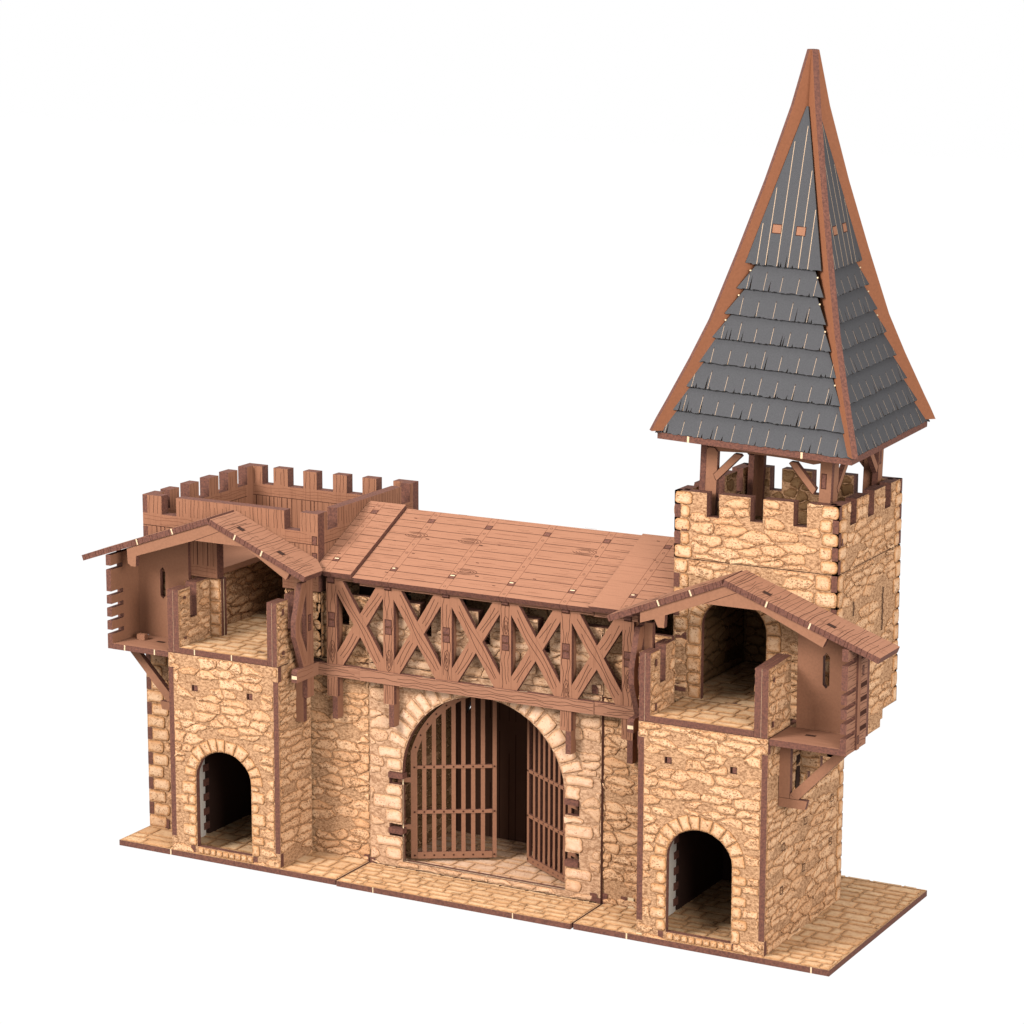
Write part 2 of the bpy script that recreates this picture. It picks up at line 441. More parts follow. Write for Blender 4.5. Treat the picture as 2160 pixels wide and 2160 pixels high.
# ================================================================== two stone towers
def tower(side):
    """side 0: low tower at the left, side 1: tall tower at the right"""
    rng = random.Random(11+side)
    R = side == 1
    x0, x1 = (0., 60.) if R else (-243.2, -182.6)
    base = ((x0+x1)/2, 12, 0)
    t = thing('stone_tower', 'tall square stone tower that carries the pointed slate roof' if R else 'lower square stone tower under the plank walled box', 'tower', base, 'stone towers flanking the gate')
    cx = (x0+x1)/2
    B = lambda mb, name, par=t, label=None: mb.build(name, par, base, label=label)
    # --- paved base tile
    bx0, bx1 = (-30.1, 90.1) if R else (-273.2, -152.2)
    mb = MB(); F = FZ(T); o = rect(bx0, -1., bx1, 115.2)
    mb.prism(F, o, T, 'pavemortar', 'edge')
    inner = rect(bx0+.3, -.7, bx1-.3, 114.9)
    pavers(mb, F, inner, rng, rh=(5.4, 7.6) if R else (6.5, 9), rw=(8, 14) if R else (9, 14))
    for nx in ((-4.2, 82) if R else (-243.5,)):
        mb.patch(FY(-1), rect(nx-.35, 0, nx+.35, T), 'nib', .04)
    B(mb, 'paving_base')
    # --- front wall with arch
    zs, hw, rise = 40.2, 15.3, 13.8
    acx = 29.3 if R else -213.5
    arch = arch_outline(acx, hw, 6.2, zs, rise)
    # ragged stone edge on the arch
    arch = [(u+(rng.uniform(-.25, .25) if 2 < i < len(arch)-3 else 0), v) for i, (u, v) in enumerate(arch)]
    tabz0, tabz1 = 9.5, 91.5
    out = [(x0, 0), (x1, 0), (x1, tabz0), (x1-T, tabz0), (x1-T, tabz1), (x1, tabz1), (x1, 98.4), (x0, 98.4), (x0, tabz1), (x0+T, tabz1), (x0+T, tabz0), (x0, tabz0)]
    mb = MB(); F = FY(0)
    sl = [rect(acx-16.9, 81.4, acx-13.5, 84.3), rect(acx+13.6, 81.2, acx+16.8, 84.2)]
    mb.prism(F, out, T, 'mortar', 'edge', 'dark', [arch]+sl)
    bl = voussoirs(acx, hw, zs, rise, 6.4, 11, rng)
    bl += jamb_blocks(acx-hw, -1, 6.3, zs-.2, rng)+jamb_blocks(acx+hw, 1, 6.3, zs-.2, rng)
    uu = acx-hw+.5
    while uu < acx+hw-2: bl.append(rrect(uu, 3.0, uu+3.1, 5.9, .6, .15, rng)); uu += 3.45
    for (u, v) in ((acx-hw-3.6, 2.9), (acx+hw+.6, 2.9)): mb.patch(F, rect(u, v, u+2.4, v+3.4), 'edge', .1)
    stone_face(mb, F, out, [arch], bl, rng, avoid=[inset(q, -1.1) for q in sl])
    for q in sl: mb.box(q[0][0]+.9, .5, q[0][1]+.2, q[1][0]-.3, 2.6, q[2][1]-.2, 'edge')
    mb.patch(F, rect(x0, .3, x0+2.6, 3.6), 'nib', .05)
    mb.ribbon(F, [(x0+2.8, .2), (x1, .2)], .5, 'edge', .04)
    B(mb, 'front_wall')
    # --- side walls of the projecting front
    for sgn in (-1, 1):
        xo = x1 if sgn > 0 else x0
        yb = 85. if (R and sgn > 0) else (34. if R else (27.5 if sgn > 0 else 24))
        F = RX(xo) if sgn > 0 else LX(xo)
        o = [(0, tabz0), (0, tabz1), (T, tabz1), (T, 98.4), (yb, 98.4), (yb, T), (T, T), (T, tabz0)]
        mb = MB(); bl = []; tabs = []
        if R and sgn > 0:
            bl, tabs = quoins(yb, -1, T, 70, 10, rng, 7.5, 6, 1, 0)
            # bottom right finger notches of the rear corner
        mb.prism(F, o, T, 'mortar', 'edge', 'pale')
        stone_face(mb, F, o, (), bl, rng, du=14, dv=4.0, drop=.16)
        if sgn > 0:
            for q in range(5):
                u, v = rng.uniform(10, 50) if R else rng.uniform(6, 20), rng.uniform(12, 62)
                pass
            if R:
                for u, v in ((41.1, 51.7), (16.9, 46.8), (70.9, 53.9), (70, 34.2), (39.9, 30.9), (15.9, 27.8)): mb.ribbon(lambda a, b, n=0, F=F: F(a, b, n+.7), rect(u-1.2, v-1.5, u+1.4, v+1.6), .55, 'line', .05, True)
                mb.patch(F, rect(29.3, 67, 33.2, 84), 'dark', .75)  # dark patch painted as the shade of a recess
        if R and sgn > 0:
            dz = (70-T)/10
            for i in range(10):
                if i % 2: mb.box(xo-.4, yb-.05, T+i*dz, xo+.05, yb+.7, T+(i+1)*dz-.3, 'edge')
        B(mb, 'side_wall')
    # finger joints seen inside the arch
    mb = MB(); xi = x0+T
    for i in range(8):
        z = 6+i*7.2; yj = 31.5 if R else 22.4; mb.box(xi-.2, yj, z, xi+.5, yj+4.2, z+3.4, 'edge')
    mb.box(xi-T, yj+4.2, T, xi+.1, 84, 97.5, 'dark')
    B(mb, 'inner_side_board')
    if not R:
        pass
    # --- inner shell (back and ceiling boards), coloured dark to imitate interior shade
    mb = MB()
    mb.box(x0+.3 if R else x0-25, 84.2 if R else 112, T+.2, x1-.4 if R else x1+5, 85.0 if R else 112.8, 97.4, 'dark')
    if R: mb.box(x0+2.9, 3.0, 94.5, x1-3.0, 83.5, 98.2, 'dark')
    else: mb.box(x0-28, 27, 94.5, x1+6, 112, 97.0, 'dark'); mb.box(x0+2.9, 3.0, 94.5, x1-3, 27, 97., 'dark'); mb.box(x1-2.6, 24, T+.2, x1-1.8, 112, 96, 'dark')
    B(mb, 'inner_shell')
    # --- balcony floor and parapets
    mb = MB(); zf = 101.3; F = FZ(zf)
    fx0, fx1 = (5.4, 53.3) if R else (-236.9, -188.4)
    o = rect(fx0, 0.02, fx1, 34 if R else 30.5)
    hl = [] if R else [rect(-230, 10.6, -227, 12.2), rect(-200, 10.6, -197, 12.2)]
    mb.prism(F, o, T, 'pavemortar', 'edge', 'dark', hl)
    pavers(mb, F, inset(o, .25), rng, [inset(q, -.4) for q in hl], rh=(6, 8), rw=(8, 13))
    for nx in ((fx0+8.5, fx0+29) if not R else ()): mb.patch(FY(.02), rect(nx-.3, zf-T, nx+.3, zf), 'nib', .04)
    B(mb, 'balcony_floor')
    for sgn in (-1, 1):
        a, b = ((x0+.1, fx0-.1) if sgn < 0 else (fx1+.15, x1-.4))
        notch = not (R and sgn > 0)
        yb = 24 if R else 26
        o = [(0, 98.6), (yb, 98.6), (yb, 129.3)] + ([(15, 129.3), (15, 113.5), (9.6, 113.5), (9.6, 128.4), (0, 128.4)] if notch else [(0, 128.4)])
        mid = (a+b)/2
        mb = MB()
        mb.prism(RX(b), o, b-mid-.07, 'mortar', 'edge'); mb.prism(LX(a), o, mid-a-.07, 'mortar', 'edge')
        stone_face(mb, RX(b), o, (), (), rng, du=11, dv=3.8); stone_face(mb, LX(a), o, (), (), rng, du=11, dv=3.8)
        mb.box(mid-.06, .06, 98.7, mid+.06, 9.4 if notch else yb, 128.3, 'nib')
        for (u, v) in ((3.6, 122), (3.6, 102.5)): 
            mb.patch(lambda p, q, n=0, b=b: (b+n, p, q), rect(u, v, u+2, v+3.2), 'edge', .6)
        B(mb, 'balcony_parapet')
    return t, B, rng

tL, BL, rngL = tower(0)
tR, BR, rngR = tower(1)

# ---- left tower body behind the turret
YP = 24.
mb = MB(); F = FY(YP)
o = rect(-273.2, T, -243.3, 96)
bl, tabs = quoins(-273.2, 1, T, 96, 15, rngL, 10.5, 10.5, 0)
mb.prism(F, o, T, 'mortar', 'edge', 'dark')
stone_face(mb, F, o, (), bl, rngL, du=6.5, dv=4.2, drop=.2, orange=.6, avoid=[rect(*q) for q in tabs])
for q in tabs: mb.patch(F, rect(*q), 'edge', .12)
mb.patch(F, rect(-263.8, T, -261.4, T+5), 'edge', .5)
mb.box(-273.2, YP+T, T, -270.5, 115, 129, 'mortar')
BL(mb, 'corner_wall')
mb = MB(); F = FY(26.2)
o = [(-273, 98.4), (-230.8, 98.4), (-230.8, 129.3), (-273, 129.3)]
mb.prism(F, o, 4.4, 'mortar', 'edge')
bl = [rrect(-237.2, z, -231.1, z+5.4, .9, .3, rngL) for z in (101.5, 107.2, 113, 119, 124)]
stone_face(mb, F, o, (), bl, rngL, du=5.5, dv=4.2)
mb.box(-230.86, 28.2, 101.3, -230.7, 28.5, 129, 'nib')
BL(mb, 'doorway_wall'); mb = MB()
o = [(-195, 98.4), (-175.6, 98.4), (-175.6, 129.3), (-195, 129.3)]
mb.prism(F, o, 4.4, 'mortar', 'edge'); stone_face(mb, F, o, (), (), rngL, du=5.5, dv=4.2)
# right-hand face of that corner
o = rect(26.2, 98.4, 60, 129.3)
bl, tabs = quoins(26.2, 1, 98.4, 129.3, 6, rngL, 8, 6, 0)
mb.prism(RX(-175.5), o, T, 'mortar', 'edge'); stone_face(mb, RX(-175.5), o, (), bl, rngL)
BL(mb, 'doorway_wall')
mb = MB()
F = RX(-242.); o = rect(30, 98.4, 112, 129.3)
mb.prism(F, o, T, 'mortar', 'edge'); stone_face(mb, F, o, (), (), rngL)
o = rect(-268, 98.4, -178, 129.3)
mb.prism(FY(112), o, T, 'mortar', 'edge'); stone_face(mb, FY(112), o, (), (), rngL)
mb.box(-178.4, 30.6, 98.4, -177.6, 112, 129.3, 'dark')
BL(mb, 'inner_room_wall')
mb = MB(); mb.box(-267.5, 30.7, 129.7, -235, 109.9, 132.4, 'mdf', top='woody'); mb.box(-234.9, 66, 129.7, -181, 109.9, 132.4, 'mdf', top='woody'); BL(mb, 'upper_floor')
mb = MB(); o = rect(-267.8, 30.6, -178.4, 114); F = FZ(101.0)
mb.prism(F, o, T, 'pavemortar', 'edge', 'dark'); pavers(mb, F, inset(o, .3), rngL, rh=(6, 8), rw=(8, 13))
BL(mb, 'room_floor')

# ---- right tower: upper storey
mb = MB(); F = FY(34)
tx0, tx1, ty0, ty1, zt = -.3, 75.4, 34., 107., 163.0
acx, hw = 28.4, 15.2
arch = arch_outline(acx, hw, 101.3, 134, 13.5)
o = [(tx0, 98.4), (60, 98.4), (60, 68), (64, 68), (64, 76.5), (69.7, 76.5), (69.7, 84), (tx1, 84), (tx1, zt), (tx0, zt)]
mb.prism(F, o, T, 'mortar', 'edge', 'dimmortar', [arch])
bl, tabs = quoins(tx1, -1, 98.4, zt, 9, rngR, 10, 7.6, 1)
bl2, tabs2 = quoins(tx0, 1, 131, zt, 5, rngR, 8, 5, 0)
bj = jamb_blocks(acx-hw, -1, 101.5, 134, rngR, 6.6, 7.4, 5.6, 6.8)+jamb_blocks(acx+hw, 1, 101.5, 134, rngR, 6.6, 7.4, 5.6, 6.8)
bv = voussoirs(acx, hw, 134, 13.5, 6.5, 11, rngR)
stone_face(mb, F, o, [arch], bl+bl2+bj+bv, rngR, avoid=[rect(*q) for q in tabs+tabs2])
for q in tabs+tabs2: mb.patch(F, rect(*q), 'edge', .15)
for q in ((60.4, 69.5, 63.4, 75.5), (60.6, 78, 68.8, 83)): mb.cushion(F, rrect(*q, .6, .2, rngR), .5, 'block')
for z in (104, 127): mb.patch(F, rect(1.2, z, 6.3, z+3.6), 'edge', .5)
BR(mb, 'upper_front_wall')
mb = MB(); F = RX(tx1)
o = [(34, 84), (88.6, 84), (88.6, 87.3), (91.2, 87.3), (91.2, 91.5), (ty1, 91.5), (ty1, zt), (34, zt)]
mb.prism(F, o, T, 'mortar', 'edge', 'dark')
bq, _ = quoins(34, 1, 98.4, zt, 9, rngR, 7, 5.5, 0, 0); bq2, _ = quoins(ty1, -1, 91.5, zt, 10, rngR, 8.5, 6.2, 1, 0)
zig = [rect(51.4, 141.5, 52.9, 149), rect(85.3, 128, 87.3, 149)]
stone_face(mb, F, o, (), bq+bq2, rngR, du=13, dv=4.0, avoid=zig)
for cu, a, b in ((52.1, 142, 148.5), (86.2, 128.5, 148)):
    z = a; i = 0
    while z < b: mb.patch(F, rect(cu-.55+(.5 if i % 2 else 0), z, cu+.35+(.5 if i % 2 else 0), min(b, z+2.4)+.02), 'line', .55); z += 2.4; i += 1
dz = (zt-91.5)/10
for i in range(10):
    if i % 2 == 0: mb.box(tx1-.5, ty1-.1, 91.5+i*dz, tx1+.1, ty1+.7, 91.5+(i+1)*dz-.3, 'edge')
BR(mb, 'upper_side_wall')
mb = MB(); F = LX(tx0)
o = rect(34+T, 98.4, ty1, zt); mb.prism(F, o, T, 'mortar', 'edge', 'dimmortar'); stone_face(mb, F, o, (), (), rngR, du=9, dv=5.5)
for i in range(9):
    if i % 2: mb.box(tx0-.1, 34.1, 98.4+i*7.2, tx0+.6, 34+T, 98.4+i*7.2+6.9, 'edge')
o = rect(tx0, 91.5, tx1, zt); mb.prism(BY(ty1), o, T, 'mortar', 'edge', 'dimmortar')
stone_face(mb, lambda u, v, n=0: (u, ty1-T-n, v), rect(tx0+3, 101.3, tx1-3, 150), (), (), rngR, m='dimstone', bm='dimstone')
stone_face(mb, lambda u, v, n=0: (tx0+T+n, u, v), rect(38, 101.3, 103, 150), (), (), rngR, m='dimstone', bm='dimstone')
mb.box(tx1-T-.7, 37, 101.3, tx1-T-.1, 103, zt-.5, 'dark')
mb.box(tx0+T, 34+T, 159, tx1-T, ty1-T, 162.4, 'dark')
BR(mb, 'upper_rear_wall')
mb = MB(); o = rect(tx0+T, 34.05, tx1-T, ty1-T); F = FZ(101.)
mb.prism(F, o, T, 'pavemortar', 'edge', 'dark'); pavers(mb, F, inset(o, .3), rngR, rh=(6, 8), rw=(8, 13))
mb.box(60.3, 36.8, 84.3, tx1-T, 84, 91, 'dark')
BR(mb, 'room_floor')

# ================================================================== battlement crown on the tall tower
base = (37.5, 70.5, zt)
t = thing('stone_battlement', 'crenellated stone crown around the posts of the pointed roof', 'battlement', base)
rng = random.Random(31); zb, zn, ztp = zt+.35, 182.4, 192.7
def crenel(a, b, notches, z0, zn, z1):
    p = [(a, z0), (b, z0), (b, z1)]
    for n0, n1 in reversed(notches): p += [(n1, z1), (n1, zn), (n0, zn), (n0, z1)]
    return p+[(a, z1)]
NF = [(14.7, 20.5), (35.0, 40.9), (54.8, 61.0)]; NS = [(46.7, 53.6), (67., 74.), (86.7, 93.7)]
def bwall(name, F, Fin, a, b, notches, ph, tabsL=True):
    mb = MB(); o = crenel(a, b, notches, zb, zn, ztp)
    mb.prism(F, o, T-.05, 'mortar', 'edge'); 
    ia, ib = a+T, b-T
    oi = crenel(ia, ib, [n for n in notches], zb+2, zn, ztp)
    G = lambda u, v, n=0: F(u, v, n-T)
    mb.prism(G, oi, T-.05, 'mortar', 'edge')
    q1, t1 = quoins(a, 1, zb, ztp, 5, rng, 8.6, 6, ph); q2, t2 = quoins(b, -1, zb, ztp, 5, rng, 8.6, 6.5, ph)
    stone_face(mb, F, o, (), q1+q2, rng, du=12, dv=4.0, avoid=[rect(*q) for q in t1+t2])
    for q in t1+t2: mb.patch(F, rect(*q), 'edge', .15)
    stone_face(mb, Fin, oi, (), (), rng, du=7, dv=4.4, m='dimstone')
    return mb
bwall('f', FY(34), lambda u, v, n=0: (u, 34+2*T+n, v), -.3, 75.4, NF, 0).build('battlement_wall', t, base)
bwall('r', RX(75.4), lambda u, v, n=0: (75.4-2*T-n, u, v), 34, 107, NS, 1).build('battlement_wall', t, base)
bwall('b', BY(107), lambda u, v, n=0: (u, 107-2*T-n, v), -.3, 75.4, NF, 0).build('battlement_wall', t, base)
bwall('l', LX(-.3), lambda u, v, n=0: (-.3+2*T+n, u, v), 34, 107, NS, 1).build('battlement_wall', t, base)
mb = MB(); mb.box(5, 39.4, zb, 70, 101.5, 168, 'mortar'); mb.patch(FY(34), rect(3.2, 175.5, 5.9, 178.3), 'edge', .62); mb.patch(RX(75.4), rect(36.5, 175.5, 38.3, 178.6), 'edge', .62)
mb.build('roof_deck', t, base)

# ================================================================== pointed slate roof (leans a little)
base = (38.756, 71.027, 215.437)
t = thing('slate_spire', 'tall pointed grey slate roof on four brown posts', 'spire', base, rot=(math.radians(1.796), math.radians(2.424), math.radians(.217)))
rng = random.Random(5)
PW = [0, 4.5, 15, 34, 51, 80, 109.5, 141, 164.7]; PP = [47.4, 46.5, 42.3, 35, 29, 21, 13.3, 5.9, 1.5]
def prof(w):
    for i in range(len(PW)-1):
        if w <= PW[i+1]: q = (w-PW[i])/(PW[i+1]-PW[i]); return PP[i]+(PP[i+1]-PP[i])*q
    return PP[-1]
mb = MB(); mb.prism(FZ(T), rect(-44.4, -44.4, 44.4, 44.4), T, 'mdf', 'edge')
for u in (-30, 22): mb.patch(FY(-44.4), rect(u-.5, 0, u+.5, T), 'nib', .05)
mb.build('eave_frame', t)
for k in range(4):                                  # hip boards
    a = math.radians(-45+90*k); U = (math.cos(a), math.sin(a), 0)
    F = FR((0, 0, 0), U, (0, 0, 1)); r2 = math.sqrt(2)
    ws = [3.6, 9, 15, 24, 34, 42, 51, 65, 80, 95, 109.5, 125, 141, 153, 164.5]
    outp = [((prof(w))*r2, w) for w in ws]
    inp = [(max(.2, (prof(w)-9)*r2), w) for w in reversed(ws)]
    mb = MB(); mb.prism(lambda u, v, n=0, F=F: F(u, v, n+T/2), outp+inp, T, 'hipwood', 'edge')
    mb.build('hip_board', t)
rows = [75, 64.6, 53.7, 43.4, 33.2, 22.6, 12.6, 2.9]
def slate_row(face, i):
    """one strip of slates; face 0 = front, then anticlockwise"""
    ang = math.radians(90*face); ca, sa = math.cos(ang), math.sin(ang)
    def W(x, y, z): return (x*ca-y*sa, x*sa+y*ca, z)
    wb = rows[i]; wt = rows[i-1]+1.5 if i else 141.
    db = prof(wb)-2.2; dt = (prof(wt)-3.9) if i else 3.2     # distance of the plane from the axis
    HL = (17.8, 20., 23.8, 27.8, 33.2, 37.2, 41.6, 45.5)[i]; HR = (16.8, 19.6, 22.5, 26.6, 31.2, 35.2, 40.6, 45.)[i]
    if face % 2: HL, HR = HR, HL
    hb = HR; ht = HR-(wt-wb)*.56-.6 if i else .4; htl = HL-(wt-wb)*.56-1.4 if i else .4
    O = Vector((0, -db, wb)); V = Vector((0, db-dt, wt-wb)); L = V.length; V /= L; N = Vector((1, 0, 0)).cross(V)
    if N.y > 0: N = -N
    F = lambda u, v, n=0: W(*(O+Vector((u, 0, 0))+V*v+N*n))
    # ragged lower edge with splits
    pts = []; u = -HL; sh = []
    cuts = []
    while u < hb-.5:
        step = rng.uniform(.7, 1.6); r = rng.random()
        if r < .14 and u > -HL+2 and u < hb-3:
            d = rng.choice([.9, 1.3, 2., 2.2, 4.5, 5.5, 6.5]); w = .26+.16*rng.random()
            pts += [(u, rng.uniform(-.15, .1)), (u+w*.8+(.25 if d > 2 else 0), d), (u+w*2, rng.uniform(-.15, .1))]; u += w*2+.3
        else: pts.append((u, rng.uniform(-.34, .26))); u += step
    pts.append((hb, 0))
    out = pts+[(ht, L), (-htl, L)]
    mb = MB(); mb.prism(F, out, .75, 'slate', 'slateedge')
    # scored joints
    if i == 0:
        for x in (-12.6, -8.6, -3.4, 1.6, 6.4, 10.6):
            top = 0
            v = 0; xa = x
            q = L*max(0., 1-abs(x*.98)/hb)*.97
            if q > 4: mb.ribbon(F, [(x, .1), (x+(.0-x)*.02, q)], .28, 'slateline', .02)
        for x in (-5.7, 5.2): slot(mb, F, x-1.9, 14.0, x+1.9, 17.4, 'mdf')
    else:
        x = -HL+(4.5 if i % 2 else 7)
        while x < hb-2:
            q = rng.uniform(5.6, 7.6); mb.ribbon(F, [(x, .1), (x+.12, q)], .15, 'slateline', .02); mb.patch(F, rect(x, q, x+.35, q+.7), 'slateedge', .03); x += 7.7+rng.uniform(-.3, .3)
    for sx in (-1, 1):
        if i and i != 4:
            v = L*.62; u = hb+(ht-hb)*.62+.25 if sx > 0 else -(HL+(htl-HL)*.62+.25); q = [F(u+a, v+b, n) for n in (0, .4) for a, b in ((-.3, -.3), (.3, -.3), (.3, .3), (-.3, .3))]
            k0 = mb.add(q)
            for fc in ((4, 5, 6, 7), (0, 1, 5, 4), (1, 2, 6, 5), (2, 3, 7, 6), (3, 0, 4, 7)): mb.face([k0+z for z in fc], 'nib')
    return mb
for f in range(4):
    fm = bpy.data.objects.new('slate_face', None); C.objects.link(fm); fm.parent = t; fm.empty_display_size = .01
    for i in range(8): slate_row(f, i).build('slate_row', fm)
# posts, headers, braces
def rot4(k):
    a = math.radians(90*k); return lambda p: (p[0]*math.cos(a)-p[1]*math.sin(a), p[0]*math.sin(a)+p[1]*math.cos(a), p[2])
for k in range(4):
    Rk = rot4(k)
    mb = MB(); F = lambda u, v, n=0: Rk((u, -30.3-n, v))
    mb.prism(F, [(-27.4, -47), (-22.3, -47), (-22.3, -5.4), (-23.6, -4), (-26.4, -4), (-27.4, -4.4)], T, 'mdf', 'edge')
    G = lambda u, v, n=0: Rk((-30.2-n, u, v))
    mb.prism(G, [(-30.3, -47), (-25, -47), (-25, -.05), (-30.3, -.05)], T, 'mdf', 'edge')
    slot(mb, G, -27.8, -15, -26, -9, 'edge')
    mb.ribbon(F, [(-27.3, -5), (-26.5, -4.1), (-23.6, -4.1), (-22.4, -5.6)], .3, 'line', .05)
    mb.build('post', t)
    mb = MB(); F = lambda u, v, n=0: Rk((u, -29.6-n, v))
    mb.prism(F, [(-27.3, -.1), (27.3, -.1), (27.3, -4), (21.6, -5.6), (21.6, -5.6), (9.4, -4.6), (-9.4, -4.6), (-21.6, -5.6), (-27.3, -4)], T*.9, 'mdf', 'edge')
    mb.build('header_board', t)
    for sx in (-1, 1):
        mb = MB(); F = lambda u, v, n=0: Rk((u*sx, -30.5-n, v))
        o = [(-23.8, -15.6), (-22.6, -18.2), (-21.9, -18.2), (-10.8, -6.2), (-11.6, -5.4), (-14.4, -5.4)]
        mb.prism(F, o, T*.8, 'mdf', 'edge'); mb.ribbon(F, inset(o, .1), .22, 'line', .03, True)
        mb.build('brace', t)

# ================================================================== plank box on the low tower
base = (-224.3, 69.6, 129.6)
t = thing('timber_parapet', 'open topped box of brown planks with merlons above the left tower', 'parapet', base)
rng = random.Random(41); px0, px1, py0, py1 = -273., -175.4, 24., 115.4; zr, ztp2, z0 = 157.4, 166.2, 129.6
FN = [(-262.2, -253.8), (-193.6, -185.)]; BN = [(-262., -255.4), (-247., -238.), (-230.2, -220.8), (-212.8, -203.9), (-196., -186.4)]
LN = [(34., 38.6), (46.4, 55.), (62.9, 71.6), (79.8, 88.2), (96.4, 105.)]; RN = [(32.2, 41.), (99., 107.3)]
def plank_face(mb, F, a, b, notches, skip=None):
    """rail bands, upright boards and grain"""
    for z, zz in ((151.7, 157.3), (z0+.1, 135.2)):
        for a_, b_ in (((a, skip[0]), (skip[1], b)) if skip else ((a, b),)):
            mb.ribbon(F, [(a_, z), (b_, z)], .3); grain(mb, F, a_+.5, z+.4, b_-.5, zz-.2, 'u', 3, rng, .25, .16, 'softline')
    u = a+2
    while u < b-1:
        if not (skip and skip[0]-1 < u < skip[1]+1): mb.ribbon(F, [(u, 135.4), (u+rng.uniform(-.2, .2), 151.5)], rng.choice([.18, .2, .45]))
        u += rng.uniform(1.8, 3.4)
    segs = []; x = a
    for n0, n1 in notches: segs.append((x, n0)); x = n1
    segs.append((x, b))
    for s0, s1 in segs: grain(mb, F, s0+.3, zr+.1, s1-.3, ztp2-.1, 'v', max(2, int((s1-s0)/2.2)), rng, .2, .18)
def pwall(F, a, b, notches, th=2*T, door=None):
    mb = MB(); o = crenel(a, b, notches, z0, zr, ztp2)
    if door: 
        i = o.index((b, z0)); o[i:i] = [(door[0], z0), (door[0], 150), (door[1], 150), (door[1], z0)]
    mb.prism(F, o, th, 'woodz', 'edge'); plank_face(mb, F, a, b, notches, door)
    G = lambda u, v, n=0: F(u, v, -th-n)
    plank_face(mb, G, a+th, b-th, [n for n in notches], door)
    return mb
mb = pwall(FY(py0), px0, px1, FN, door=(-231.3, -195))
mb.patch(FY(py0), rect(px0, 157.5, px0+T, 166), 'edge', .05); mb.patch(FY(py0), rect(px0, 135, px0+T, 151), 'edge', .05)
for z in (144, 151.8): slot(mb, FY(py0), -178.4, z, -176.2, z+3.6, 'edge')
mb.build('plank_wall', t, base)
pwall(BY(py1), px0, px1, BN).build('plank_wall', t, base)
pwall(LX(px0), py0+2*T+.02, py1-2*T-.02, LN).build('plank_wall', t, base)
pwall(RX(px1), py0+2*T+.02, py1-2*T-.02, RN).build('plank_wall', t, base)
